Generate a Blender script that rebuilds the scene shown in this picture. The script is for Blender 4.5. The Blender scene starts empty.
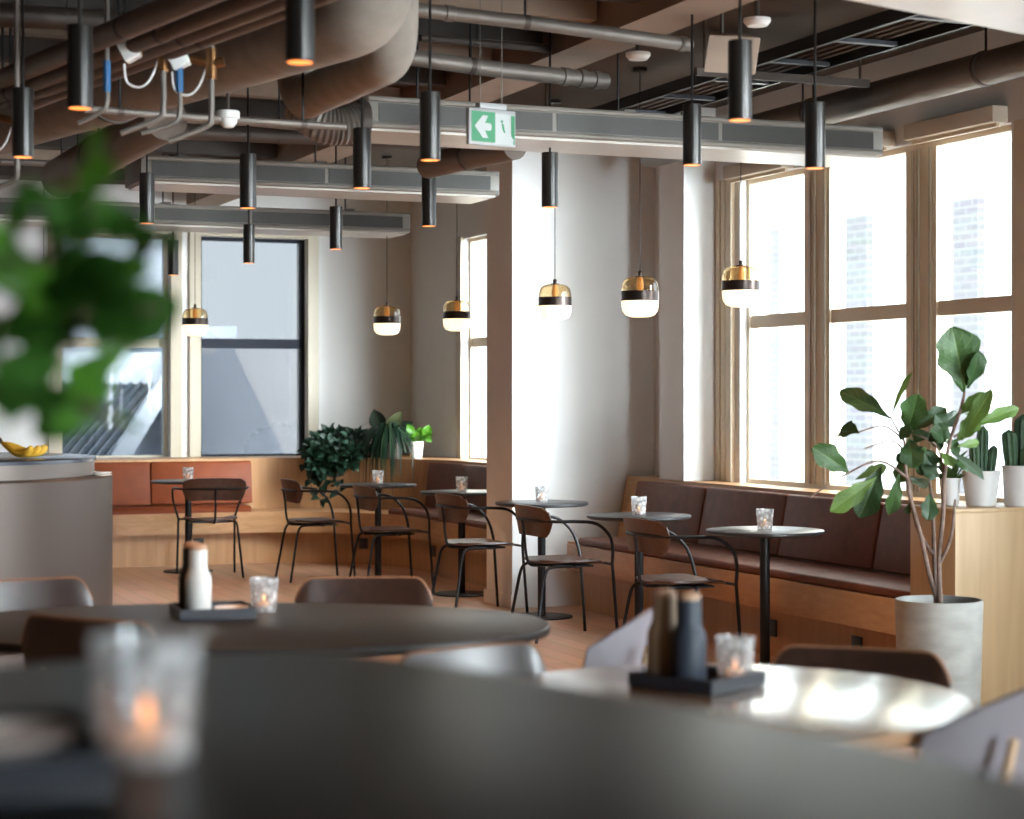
import bpy, bmesh, math, random
from math import sin, cos, pi, radians, sqrt, atan2
from mathutils import Vector, Matrix
random.seed(11)
COL = bpy.context.scene.collection
FPX, HOR, HC, YAW = 1950.0, 398.0, 1.41, radians(22.2)
FW = Vector((sin(YAW), cos(YAW), 0)); RT = Vector((cos(YAW), -sin(YAW), 0))

def P(px, d, z=0.0):
    "point seen in picture column px at depth d, height z"
    v = FW*d + RT*((px-512)/FPX*d)
    return Vector((v.x, v.y, z))
def Q(px, py, d):
    return P(px, d, HC + d*(HOR-py)/FPX)
def D(py, z):
    return FPX*(HC-z)/(py-HOR)

# ---------------------------------------------------------------- materials
MATS = {}
def nodes(name):
    m = bpy.data.materials.new(name); m.use_nodes = True
    nt = m.node_tree; b = nt.nodes['Principled BSDF']
    MATS[name] = m
    return m, nt, b
def L(nt, a, b): nt.links.new(a, b)
def mat(name, col, rough=.5, metal=0., var=.12, scale=6., bump=0., spec=.5, stretch=(1,1,1), detail=4, coat=0., sheen=0.):
    m, nt, b = nodes(name)
    tc = nt.nodes.new('ShaderNodeTexCoord'); mp = nt.nodes.new('ShaderNodeMapping')
    mp.inputs['Scale'].default_value = stretch
    n = nt.nodes.new('ShaderNodeTexNoise'); n.inputs['Scale'].default_value = scale; n.inputs['Detail'].default_value = detail
    r = nt.nodes.new('ShaderNodeValToRGB')
    c = Vector(col)
    r.color_ramp.elements[0].position = .3; r.color_ramp.elements[1].position = .72
    r.color_ramp.elements[0].color = (*(c*(1-var)), 1); r.color_ramp.elements[1].color = (*[min(1, x*(1+var)) for x in c], 1)
    L(nt, tc.outputs['Object'], mp.inputs['Vector']); L(nt, mp.outputs[0], n.inputs['Vector'])
    L(nt, n.outputs['Fac'], r.inputs[0]); L(nt, r.outputs[0], b.inputs['Base Color'])
    b.inputs['Roughness'].default_value = rough; b.inputs['Metallic'].default_value = metal
    b.inputs['Specular IOR Level'].default_value = spec
    b.inputs['Coat Weight'].default_value = coat
    if bump:
        bp = nt.nodes.new('ShaderNodeBump'); bp.inputs['Strength'].default_value = bump; bp.inputs['Distance'].default_value = .01
        L(nt, n.outputs['Fac'], bp.inputs['Height']); L(nt, bp.outputs[0], b.inputs['Normal'])
    return m
def emit(name, col, s, base=(.8,.8,.8)):
    m, nt, b = nodes(name)
    b.inputs['Base Color'].default_value = (*base, 1)
    b.inputs['Emission Color'].default_value = (*col, 1); b.inputs['Emission Strength'].default_value = s
    return m
def glassy(name, tint, gloss=.08, rough=.02, white=0., fres=True):
    m, nt, b = nodes(name); nt.nodes.remove(b)
    out = nt.nodes['Material Output']
    t = nt.nodes.new('ShaderNodeBsdfTransparent'); t.inputs[0].default_value = (*tint, 1)
    g = nt.nodes.new('ShaderNodeBsdfGlossy'); g.inputs['Roughness'].default_value = rough
    lw = nt.nodes.new('ShaderNodeLayerWeight'); lw.inputs['Blend'].default_value = .12
    mu = nt.nodes.new('ShaderNodeMath'); mu.operation = 'MULTIPLY_ADD'; mu.inputs[1].default_value = .6; mu.inputs[2].default_value = gloss
    L(nt, lw.outputs['Fresnel' if fres else 'Facing'], mu.inputs[0])
    mx = nt.nodes.new('ShaderNodeMixShader')
    L(nt, mu.outputs[0], mx.inputs[0]); L(nt, t.outputs[0], mx.inputs[1]); L(nt, g.outputs[0], mx.inputs[2])
    last = mx.outputs[0]
    if white:
        d = nt.nodes.new('ShaderNodeBsdfDiffuse'); d.inputs[0].default_value = (.95,.95,.95,1)
        tr = nt.nodes.new('ShaderNodeBsdfTranslucent'); tr.inputs[0].default_value = (.95,.95,.95,1)
        a = nt.nodes.new('ShaderNodeMixShader'); a.inputs[0].default_value = .5
        L(nt, d.outputs[0], a.inputs[1]); L(nt, tr.outputs[0], a.inputs[2])
        m2 = nt.nodes.new('ShaderNodeMixShader')
        tc = nt.nodes.new('ShaderNodeTexCoord'); v = nt.nodes.new('ShaderNodeTexVoronoi'); v.inputs['Scale'].default_value = 38
        L(nt, tc.outputs['Object'], v.inputs['Vector'])
        mr = nt.nodes.new('ShaderNodeMapRange'); mr.inputs['From Max'].default_value = .6
        mr.inputs['To Min'].default_value = white*1.5; mr.inputs['To Max'].default_value = white*.3
        L(nt, v.outputs['Distance'], mr.inputs['Value']); L(nt, mr.outputs[0], m2.inputs[0])
        L(nt, last, m2.inputs[1]); L(nt, a.outputs[0], m2.inputs[2]); last = m2.outputs[0]
    L(nt, last, out.inputs['Surface'])
    return m
def woodmat(name, c1, c2, rough=.42, scale=5., stretch=(1,1,.06), spec=.4, coat=0):
    m, nt, b = nodes(name)
    tc = nt.nodes.new('ShaderNodeTexCoord'); mp = nt.nodes.new('ShaderNodeMapping'); mp.inputs['Scale'].default_value = stretch
    n = nt.nodes.new('ShaderNodeTexNoise'); n.inputs['Scale'].default_value = scale*4; n.inputs['Detail'].default_value = 6; n.inputs['Distortion'].default_value = .6
    r = nt.nodes.new('ShaderNodeValToRGB')
    r.color_ramp.elements[0].position = .28; r.color_ramp.elements[0].color = (*c1, 1)
    r.color_ramp.elements[1].position = .75; r.color_ramp.elements[1].color = (*c2, 1)
    L(nt, tc.outputs['Object'], mp.inputs['Vector']); L(nt, mp.outputs[0], n.inputs['Vector'])
    L(nt, n.outputs['Fac'], r.inputs[0]); L(nt, r.outputs[0], b.inputs['Base Color'])
    b.inputs['Roughness'].default_value = rough; b.inputs['Specular IOR Level'].default_value = spec
    b.inputs['Coat Weight'].default_value = coat; b.inputs['Coat Roughness'].default_value = .19
    return m
def brickmat(name, c1, c2, mortar, bw, rh, ms=.01, rough=.7, axes='XY', offset=.5):
    m, nt, b = nodes(name)
    tc = nt.nodes.new('ShaderNodeTexCoord'); sp = nt.nodes.new('ShaderNodeSeparateXYZ'); cb = nt.nodes.new('ShaderNodeCombineXYZ')
    L(nt, tc.outputs['Object'], sp.inputs[0])
    L(nt, sp.outputs[axes[0]], cb.inputs['X']); L(nt, sp.outputs[axes[1]], cb.inputs['Y'])
    br = nt.nodes.new('ShaderNodeTexBrick'); br.offset = offset
    br.inputs['Color1'].default_value = (*c1, 1); br.inputs['Color2'].default_value = (*c2, 1); br.inputs['Mortar'].default_value = (*mortar, 1)
    br.inputs['Scale'].default_value = 1; br.inputs['Mortar Size'].default_value = ms; br.inputs['Brick Width'].default_value = bw; br.inputs['Row Height'].default_value = rh
    L(nt, cb.outputs[0], br.inputs['Vector'])
    n = nt.nodes.new('ShaderNodeTexNoise'); n.inputs['Scale'].default_value = 8; n.inputs['Detail'].default_value = 5
    mp = nt.nodes.new('ShaderNodeMapping'); mp.inputs['Scale'].default_value = (.12, 1.6, 1)
    L(nt, cb.outputs[0], mp.inputs['Vector']); L(nt, mp.outputs[0], n.inputs['Vector'])
    mx = nt.nodes.new('ShaderNodeMix'); mx.data_type = 'RGBA'; mx.blend_type = 'MULTIPLY'; mx.inputs['Factor'].default_value = .35
    L(nt, br.outputs['Color'], mx.inputs['A']); L(nt, n.outputs['Color'], mx.inputs['B']); 
    L(nt, mx.outputs['Result'], b.inputs['Base Color']); b.inputs['Roughness'].default_value = rough
    return m
def leafmat(name, c, vein, rough=.35, trans=.25):
    m, nt, b = nodes(name)
    uv = nt.nodes.new('ShaderNodeUVMap'); sp = nt.nodes.new('ShaderNodeSeparateXYZ'); L(nt, uv.outputs[0], sp.inputs[0])
    def M(op, a, bb=None, cc=None):
        x = nt.nodes.new('ShaderNodeMath'); x.operation = op
        for i, v in enumerate((a, bb, cc)):
            if v is None: continue
            if isinstance(v, (int, float)): x.inputs[i].default_value = v
            else: L(nt, v, x.inputs[i])
        return x.outputs[0]
    ab = M('ABSOLUTE', M('SUBTRACT', sp.outputs['Y'], .5))
    mid = M('LESS_THAN', ab, .022)
    st = M('FRACT', M('MULTIPLY', M('SUBTRACT', sp.outputs['X'], M('MULTIPLY', ab, .55)), 7.0))
    side = M('MULTIPLY', M('LESS_THAN', st, .11), .6)
    f = M('MAXIMUM', mid, side)
    tc = nt.nodes.new('ShaderNodeTexCoord'); n = nt.nodes.new('ShaderNodeTexNoise'); n.inputs['Scale'].default_value = 9
    L(nt, tc.outputs['Object'], n.inputs['Vector'])
    r = nt.nodes.new('ShaderNodeValToRGB'); cv = Vector(c)
    r.color_ramp.elements[0].position = .3; r.color_ramp.elements[1].position = .7
    r.color_ramp.elements[0].color = (*(cv*.72), 1); r.color_ramp.elements[1].color = (*(cv*1.3), 1)
    L(nt, n.outputs['Fac'], r.inputs[0])
    mx = nt.nodes.new('ShaderNodeMix'); mx.data_type = 'RGBA'
    L(nt, f, mx.inputs['Factor']); L(nt, r.outputs[0], mx.inputs['A']); mx.inputs['B'].default_value = (*vein, 1)
    L(nt, mx.outputs['Result'], b.inputs['Base Color']); b.inputs['Roughness'].default_value = rough; b.inputs['Specular IOR Level'].default_value = .32
    tr = nt.nodes.new('ShaderNodeBsdfTranslucent'); L(nt, mx.outputs['Result'], tr.inputs[0])
    ms = nt.nodes.new('ShaderNodeMixShader'); ms.inputs[0].default_value = trans
    L(nt, b.outputs[0], ms.inputs[1]); L(nt, tr.outputs[0], ms.inputs[2])
    L(nt, ms.outputs[0], nt.nodes['Material Output'].inputs['Surface'])
    return m

mat('wall_paint', (.80,.79,.77), .85, var=.025, scale=2.5, spec=.2)
mat('dark_wall', (.20,.13,.09), .8, var=.05, scale=2, spec=.2)
mat('upper_wall', (.50,.34,.24), .8, var=.05, scale=2, spec=.2)
mat('ceiling_paint', (.11,.085,.068), .9, var=.12, scale=1.5, spec=.1)
mat('frame_paint', (.66,.55,.40), .45, var=.03, spec=.4)
mat('frame_edge', (.47,.405,.30), .4, var=.03)
mat('dark_frame', (.018,.02,.028), .75, var=.05, spec=.2)
brickmat('oak_floor', (.74,.46,.29), (.62,.37,.23), (.32,.18,.10), 1.9, .14, .003, rough=.33, axes='YX')
woodmat('oak', (.44,.225,.10), (.55,.31,.15))
woodmat('oak_h', (.44,.225,.10), (.55,.31,.15), stretch=(.35,.35,1.6))
woodmat('pale_oak', (.42,.29,.155), (.50,.355,.20))
woodmat('table_oak', (.38,.21,.11), (.48,.28,.155), rough=.22, stretch=(1,.1,1), spec=.7, coat=1.0)
mat('brown_leather', (.165,.052,.026), .5, var=.18, scale=14, bump=.15, spec=.3)
mat('orange_leather', (.21,.042,.008), .55, var=.10, scale=10, bump=.12, spec=.3)
mat('black_metal', (.008,.008,.009), .42, var=.1, spec=.3)
mat('black_top', (.022,.022,.025), .36, var=.15, scale=3, spec=.8)
mat('lino_top', (.022,.019,.018), .42, var=.12, scale=3, spec=.5)
mat('bar_top', (.005,.0047,.0047), .40, var=.15, scale=3, spec=.17)
woodmat('walnut', (.060,.024,.013), (.105,.045,.026), rough=.34, stretch=(.2,1,1), spec=.5)
woodmat('dark_walnut', (.022,.010,.007), (.042,.019,.012), rough=.30, stretch=(.2,1,1), spec=.65)
woodmat('edge_ply', (.18,.085,.045), (.25,.125,.07), rough=.4, stretch=(.2,1,1))
woodmat('leg_wood', (.55,.38,.24), (.68,.49,.33), rough=.4)
mat('grey_shell', (.20,.185,.21), .5, var=.05, scale=3)
mat('counter_metal', (.072,.055,.047), .45, metal=.5, var=.16, scale=3.5, stretch=(1,1,.05))
mat('counter_band', (.14,.115,.10), .42, metal=.4, var=.12, scale=3, stretch=(1,1,.1))
mat('counter_top', (.04,.045,.06), .22, var=.1)
mat('white_ceramic', (.78,.78,.76), .35, var=.03)
mat('pot_white', (.66,.66,.66), .55, var=.05)
mat('concrete', (.28,.28,.265), .8, var=.17, scale=7, bump=.3, stretch=(1,1,2.2))
mat('soil', (.025,.018,.013), .95, var=.4, scale=40, bump=.8)
mat('bark', (.13,.085,.065), .8, var=.35, scale=40, bump=.6)
mat('duct_metal', (.17,.13,.105), .6, metal=.1, var=.12, scale=5)
mat('duct_plaster', (.27,.23,.195), .85, var=.16, scale=9, bump=.35)
mat('pipe_grey', (.165,.14,.12), .45, metal=.3, var=.1)
mat('pipe_dark', (.07,.052,.042), .55, metal=.3, var=.15)
mat('beam_case', (.21,.19,.165), .5, var=.04)
mat('beam_panel', (.05,.047,.042), .55, metal=.2, var=.08, scale=20)
mat('beam_under', (.52,.48,.43), .35, var=.05)
mat('white_duct', (.85,.86,.84), .4, var=.03)
mat('steel_beam', (.30,.215,.16), .75, var=.07)
mat('rib_dark', (.05,.04,.034), .85, var=.15)
mat('copper', (.26,.13,.055), .3, metal=.9, var=.2)
mat('blue_tag', (.01,.10,.25), .4, var=.05)
mat('lamp_black', (.026,.023,.021), .30, metal=.45, var=.06)
mat('lamp_band', (.06,.045,.040), .35, metal=.8, var=.06)
mat('beige_grinder', (.42,.30,.19), .6, var=.03)
mat('navy_grinder', (.035,.045,.065), .5, var=.05)
mat('black_grinder', (.015,.014,.014), .5, var=.05)
mat('white_grinder', (.72,.70,.66), .5, var=.03)
woodmat('grinder_lid', (.45,.27,.17), (.55,.35,.23))
mat('tray_black', (.03,.033,.042), .42, var=.08)
mat('dish_pink', (.85,.72,.66), .4, var=.04)
mat('banana', (.75,.42,.04), .5, var=.12, scale=20)
mat('banana_tip', (.10,.06,.02), .7)
mat('outlet', (.012,.011,.010), .4)
mat('facade_white', (.86,.86,.84), .8, var=.02)
mat('facade_cream', (.84,.80,.66), .8, var=.03)
mat('blind_fabric', (.56,.47,.37), .75, var=.03)
brickmat('facade_brick', (.135,.128,.130), (.155,.15,.15), (.19,.187,.186), .26, .10, .016, axes='YZ')
mat('roof_slate', (.135,.15,.18), .5, var=.08, scale=2)
mat('roof_pale', (.25,.245,.255), .6, var=.05, scale=2)
mat('far_block', (.55,.6,.68), .7, var=.05)
mat('white_steel', (.80,.82,.84), .4, var=.02)
mat('slat_dark', (.06,.085,.10), .5, var=.1)
mat('ground_out', (.45,.44,.42), .9, var=.1)
mat('sign_white', (.36,.36,.355), .4, var=.02)
emit('sign_lit', (.85,.95,.90), .07, (.36,.38,.37))
emit('sign_green', (.02,.36,.14), .13, (.012,.15,.06))
mat('cactus', (.035,.085,.04), .6, var=.3, scale=25, bump=.4)
leafmat('fig_dark', (.014,.038,.010), (.04,.075,.022), rough=.5)
leafmat('fig_mid', (.028,.07,.015), (.07,.125,.032), rough=.5)
leafmat('fig_light', (.075,.14,.028), (.15,.22,.06), rough=.5, trans=.35)
leafmat('fig_pale', (.06,.09,.06), (.10,.14,.09), rough=.3)
leafmat('pothos', (.010,.028,.014), (.02,.045,.025), rough=.42, trans=.15)
leafmat('pothos_pale', (.025,.06,.038), (.045,.085,.055), rough=.42, trans=.15)
leafmat('rubber', (.013,.018,.012), (.03,.045,.025), rough=.3, trans=.1)
leafmat('rubber_olive', (.050,.055,.025), (.09,.10,.05), rough=.35, trans=.15)
leafmat('spider', (.022,.05,.02), (.09,.13,.08), rough=.5)
leafmat('lime', (.055,.17,.01), (.13,.30,.04), rough=.4, trans=.4)
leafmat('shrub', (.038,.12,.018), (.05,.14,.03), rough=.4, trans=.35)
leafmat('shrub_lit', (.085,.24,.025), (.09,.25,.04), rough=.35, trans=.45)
glassy('window_glass', (.97,.98,.98), .03)
glassy('tinted_glass', (.325,.328,.33), .04)
glassy('pergola_glass', (.37,.385,.40), .04)
glassy('votive_glass', (.93,.95,.96), .10, .08, white=.66)
glassy('amber_glass', (.97,.83,.60), .10, .03)
emit('lamp_glow', (1.0,.26,.04), .9)
emit('globe_glow', (1.0,.80,.50), .8, (.9,.85,.75))
emit('filament', (1.0,.42,.12), .16, (.45,.25,.12))
emit('flame', (1.0,.34,.08), 3)
emit('wax', (1.0,.42,.16), .35, (.8,.6,.45))

# ---------------------------------------------------------------- mesh builder
class MB:
    def __init__(s): s.v = []; s.f = []; s.uv = []; s.mi = []; s.cur = 0
    def add(s, vs, fs, uvs=None):
        o = len(s.v); s.v += [Vector(v) for v in vs]
        for f in fs:
            s.f.append([i+o for i in f]); s.mi.append(s.cur)
            s.uv.append([uvs[i] for i in f] if uvs else None)
        return s
    def box(s, x0,x1,y0,y1,z0,z1, M=None):
        vs = [Vector((x,y,z)) for z in (z0,z1) for y in (y0,y1) for x in (x0,x1)]
        if M: vs = [M @ v for v in vs]
        return s.add(vs, [(0,2,3,1),(4,5,7,6),(0,1,5,4),(2,6,7,3),(0,4,6,2),(1,3,7,5)])
    def tube(s, pts, r, n=10, closed=False):
        pts = [Vector(p) for p in pts]; N = len(pts)
        rs = r if isinstance(r, (list, tuple)) else [r]*N
        up = None; vs = []
        for i, p in enumerate(pts):
            if closed: t = pts[(i+1) % N] - pts[i-1]
            else: t = pts[min(i+1,N-1)] - pts[max(i-1,0)]
            t.normalize()
            if up is None:
                a = Vector((0,0,1)) if abs(t.z) < .9 else Vector((1,0,0)); up = (a - t*a.dot(t)).normalized()
            else:
                u2 = up - t*up.dot(t)
                up = u2.normalized() if u2.length > 1e-6 else t.orthogonal().normalized()
            w = t.cross(up)
            for k in range(n):
                a = 2*pi*k/n; vs.append(p + (up*cos(a)+w*sin(a))*rs[i])
        fs = []
        for i in range(N if closed else N-1):
            j = (i+1) % N
            for k in range(n):
                k2 = (k+1) % n; fs.append((i*n+k, i*n+k2, j*n+k2, j*n+k))
        if not closed:
            fs.append(tuple(range(n))[::-1]); fs.append(tuple(range((N-1)*n, N*n)))
        return s.add(vs, fs)
    def lathe(s, prof, n=32, c=(0,0,0), M=None):
        vs = []; fs = []; c = Vector(c)
        for r, z in prof:
            for k in range(n):
                a = 2*pi*k/n; v = Vector((r*cos(a), r*sin(a), z))
                vs.append((M @ v if M else v) + c)
        for i in range(len(prof)-1):
            for k in range(n):
                k2 = (k+1) % n; fs.append((i*n+k, i*n+k2, (i+1)*n+k2, (i+1)*n+k))
        if prof[0][0] > 1e-5: fs.append(tuple(range(n))[::-1])
        if prof[-1][0] > 1e-5: fs.append(tuple(range((len(prof)-1)*n, len(prof)*n)))
        return s.add(vs, fs)
    def prism(s, out, z0, z1, M=None):
        n = len(out)
        vs = [Vector((x,y,z0)) for x,y in out] + [Vector((x,y,z1)) for x,y in out]
        if M: vs = [M @ v for v in vs]
        fs = [tuple(range(n))[::-1], tuple(range(n,2*n))] + [(i,(i+1)%n,(i+1)%n+n,i+n) for i in range(n)]
        return s.add(vs, fs)
    def sweep(s, path, prof):
        "path: [(x,y,nx,ny)], prof: closed polygon [(offset, z)]"
        m = len(prof); vs = []
        for x,y,nx,ny in path:
            for o,z in prof: vs.append((x+nx*o, y+ny*o, z))
        fs = []
        for i in range(len(path)-1):
            for k in range(m):
                k2 = (k+1)%m; fs.append((i*m+k, (i+1)*m+k, (i+1)*m+k2, i*m+k2))
        fs.append(tuple(range(m))); fs.append(tuple(range((len(path)-1)*m, len(path)*m))[::-1])
        return s.add(vs, fs)
    def sheet(s, fn, nu, nv, th):
        "thick sheet: fn(u,v)->Vector, u,v in 0..1"
        g = [[fn(i/nu, j/nv) for j in range(nv+1)] for i in range(nu+1)]
        top, bot = [], []
        for i in range(nu+1):
            for j in range(nv+1):
                a = g[min(i+1,nu)][j]-g[max(i-1,0)][j]; b = g[i][min(j+1,nv)]-g[i][max(j-1,0)]
                nn = a.cross(b); nn = nn.normalized() if nn.length > 1e-9 else Vector((0,0,1))
                top.append(g[i][j]+nn*th/2); bot.append(g[i][j]-nn*th/2)
        W = nv+1; n = len(top); fs = []
        for i in range(nu):
            for j in range(nv):
                a = i*W+j; fs.append((a, a+W, a+W+1, a+1)); fs.append((n+a, n+a+1, n+a+W+1, n+a+W))
        edge = [(i,0) for i in range(nu)] + [(nu,j) for j in range(nv)] + [(i,nv) for i in range(nu,0,-1)] + [(0,j) for j in range(nv,0,-1)]
        for q in range(len(edge)):
            a = edge[q][0]*W+edge[q][1]; b2 = edge[(q+1)%len(edge)]; b = b2[0]*W+b2[1]
            fs.append((b, a, n+a, n+b))
        return s.add(top+bot, fs)
    def leaf(s, base, tip, hw, nrm, curl=.12, fold=.15, shape='fiddle', wav=.05):
        base = Vector(base); tip = Vector(tip); ax = tip-base; ln = ax.length; ax = ax/ln
        nrm = Vector(nrm); nrm = nrm-ax*nrm.dot(ax)
        nrm = nrm.normalized() if nrm.length > 1e-5 else ax.orthogonal().normalized()
        sd = ax.cross(nrm); NU, NV = (14, 6) if shape == 'fiddle' else (9, 4); vs = []; uv = []; ph = random.random()*6
        for i in range(NU+1):
            u = i/NU
            if shape == 'fiddle': w = (sin(pi*u**1.45)**.62)*(.72+.32*u) if 0<u<1 else (.05 if u == 0 else .12)
            elif shape == 'heart': w = (sin(pi*(u**.62))**.75) if 0<u<1 else .03
            else: w = sin(pi*u)**.8 if 0<u<1 else .03
            for j in range(NV+1):
                q = (j/NV-.5)*2
                wv = 1+wav*sin(u*17+ph+q)*abs(q)
                p = base+ax*(u*ln)+sd*(q*w*hw*wv)+nrm*(abs(q)*w*hw*fold*2 + wav*hw*.7*sin(u*11+ph+q*2)*abs(q)) - nrm*(curl*ln*(2*u-1)**2)
                vs.append(p); uv.append((u, j/NV))
        W = NV+1; fs = []
        for i in range(NU):
            for j in range(NV):
                a = i*W+j; fs.append((a, a+1, a+W+1, a+W))
        return s.add(vs, fs, uv)
    def build(s, name, m, parent=None, smooth=35, bevel=0., seg=2, loc=None):
        me = bpy.data.meshes.new(name)
        if bevel:
            bm = bmesh.new(); bv = [bm.verts.new(v) for v in s.v]
            for f in s.f:
                try: bm.faces.new([bv[i] for i in f])
                except ValueError: pass
            bmesh.ops.recalc_face_normals(bm, faces=bm.faces)
            es = [e for e in bm.edges if len(e.link_faces) == 2 and e.calc_face_angle(0) > radians(40)]
            bmesh.ops.bevel(bm, geom=es, offset=bevel, segments=seg, affect='EDGES', profile=.5, clamp_overlap=True)
            bm.to_mesh(me); bm.free()
        else:
            me.from_pydata([tuple(v) for v in s.v], [], s.f)
            if any(u is not None for u in s.uv):
                ul = me.uv_layers.new(name='UVMap')
                for p, u in zip(me.polygons, s.uv):
                    if u:
                        for li, c in zip(p.loop_indices, u): ul.data[li].uv = c
            for p, k in zip(me.polygons, s.mi): p.material_index = k
        ms = m if isinstance(m, (list, tuple)) else [m]
        for x in ms: me.materials.append(MATS[x])
        if smooth:
            for p in me.polygons: p.use_smooth = True
            me.set_sharp_from_angle(angle=radians(smooth))
        o = bpy.data.objects.new(name, me); COL.objects.link(o)
        if parent: o.parent = parent
        if loc is not None: o.location = loc
        return o

def tag(o, label=None, cat=None, group=None, kind=None):
    if label: o['label'] = label
    if cat: o['category'] = cat
    if group: o['group'] = group
    if kind: o['kind'] = kind
    return o
def thing(name, label, cat, loc=(0,0,0), rz=0, group=None):
    o = bpy.data.objects.new(name, None); COL.objects.link(o); o.empty_display_size = .1
    o.location = loc; o.rotation_euler = (0,0,rz)
    return tag(o, label, cat, group)
def dup(root, loc, rz, label, group=None):
    def cp(o, par):
        c = o.copy(); COL.objects.link(c); c.parent = par
        for ch in list(o.children): cp(ch, c)
        return c
    r = cp(root, None); r.location = loc; r.rotation_euler = (0,0,rz)
    r['label'] = label
    if group: r['group'] = group
    return r
class Kind:
    "first call places the prototype, later calls copy it"
    def __init__(s, maker): s.mk = maker; s.o = None
    def __call__(s, loc, rz, label, group=None):
        if s.o is None:
            s.o = s.mk(); s.o.location = loc; s.o.rotation_euler = (0,0,rz); s.o['label'] = label
            if group: s.o['group'] = group
            return s.o
        return dup(s.o, loc, rz, label, group)
def struct(mb, name, m, **k):
    o = mb.build(name, m, **k); o['kind'] = 'structure'; return o
def cr(pts, n=6):
    pts = [Vector(p) for p in pts]; out = []
    for i in range(len(pts)-1):
        p0, p1, p2, p3 = pts[max(i-1,0)], pts[i], pts[i+1], pts[min(i+2,len(pts)-1)]
        for k in range(n):
            t = k/n
            out.append(.5*((2*p1)+(p2-p0)*t+(2*p0-5*p1+4*p2-p3)*t*t+(3*p1-p0-3*p2+p3)*t**3))
    return out+[pts[-1]]
def circ(r, n=48, c=(0,0), rx=None, ex=2.0):
    o = []
    for k in range(n):
        a = 2*pi*k/n; ca, sa = cos(a), sin(a)
        o.append((c[0]+(rx or r)*abs(ca)**(2/ex)*(1 if ca>=0 else -1), c[1]+r*abs(sa)**(2/ex)*(1 if sa>=0 else -1)))
    return o

# ---------------------------------------------------------------- room shell
XW, YB, ZC = 6.0, 17.2, 3.29           # window wall, back wall, ceiling
ZS, ZT = .87, 2.79                     # sill, window head
XL, YF = -7.0, -5.0
struct(MB().box(XL-.2, XW+.35, YF-.2, YB+.35, -.2, 0), 'floor', 'oak_floor', smooth=0)
struct(MB().box(XL-.2, XW+.35, YF-.2, YB+.35, ZC, ZC+.2), 'ceiling', 'ceiling_paint', smooth=0)

WT = .20
bays = [(.5,3.4), (4.0,6.3), (8.09,10.88), (13.2,15.8)]
w = MB()
ys = [YF]
for a, b in bays: ys += [a, b]
ys.append(YB+.35)
for i in range(0, len(ys), 2): w.box(XW, XW+WT, ys[i], ys[i+1], 0, ZT)
for a, b in bays: w.box(XW, XW+WT, a, b, 0, ZS-.005)
struct(w, 'wall_right', 'wall_paint', smooth=0)
struct(MB().box(XW, XW+WT, YF, YB+.35, ZT, ZC), 'wall_upper_right', 'wall_paint', smooth=0)
bw = [(.62,1.60), (2.77,3.736), (4.008,5.0)]
w = MB(); xs = [XL]
for a, b in bw: xs += [a, b]
xs.append(XW)
for i in range(0, len(xs), 2): w.box(xs[i], xs[i+1], YB, YB+.35, 0, ZC)
for a, b in bw: w.box(a, b, YB, YB+.35, 0, ZS); w.box(a, b, YB, YB+.35, 2.86, ZC)
struct(w, 'wall_back', 'wall_paint', smooth=0)
struct(MB().box(XL-.2, XL, YF, YB, 0, ZC), 'wall_left', 'dark_wall', smooth=0)
FX0, FX1, FZ0, FZ1 = 4.0, 5.85, .35, 2.75
struct(MB().box(XL-.2, FX0, YF-.2, YF, 0, ZC).box(FX1, XW+.35, YF-.2, YF, 0, ZC).box(FX0, FX1, YF-.2, YF, 0, FZ0).box(FX0, FX1, YF-.2, YF, FZ1, ZC), 'wall_front', 'dark_wall', smooth=0)
r_ = thing('window_9', None, None); r_['kind'] = 'structure'  # unseen window added behind the camera to light the pier evenly
m = MB(); g = MB()
for k in range(4):
    x = FX0+(FX1-FX0-.05)*k/3; m.box(x, x+.05, YF-.12, YF-.05, FZ0, FZ1)
m.box(FX0, FX1, YF-.12, YF-.05, FZ0-.0, FZ0+.04).box(FX0, FX1, YF-.12, YF-.05, FZ1-.04, FZ1)
g.box(FX0, FX1, YF-.09, YF-.08, FZ0+.04, FZ1-.04)
m.build('frame', 'frame_paint', r_, smooth=0); g.build('pane', 'window_glass', r_, smooth=0)
struct(MB().box(4.94, XW, 12.1, 12.57, 0, ZC), 'wall_pier', 'wall_paint', smooth=0)
struct(MB().box(5.77, XW, 11.21, 11.56, .876, ZC), 'wall_pilaster', 'wall_paint', smooth=0)
struct(MB().box(5.985, XW, 7.02, 8.05, .92, ZT), 'wall_shade_panel', 'frame_paint', smooth=0)  # thin tan sheet over the white wall, its shade put into the colour
struct(MB().box(4.925, 4.94, 12.085, 12.585, 0, .09).box(4.94, 5.2, 12.085, 12.1, 0, .09), 'baseboard_pier', 'wall_paint', smooth=0)
struct(MB().box(XL, 0.45, YB-.015, YB, 0, .09), 'baseboard_back', 'wall_paint', smooth=0)

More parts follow.
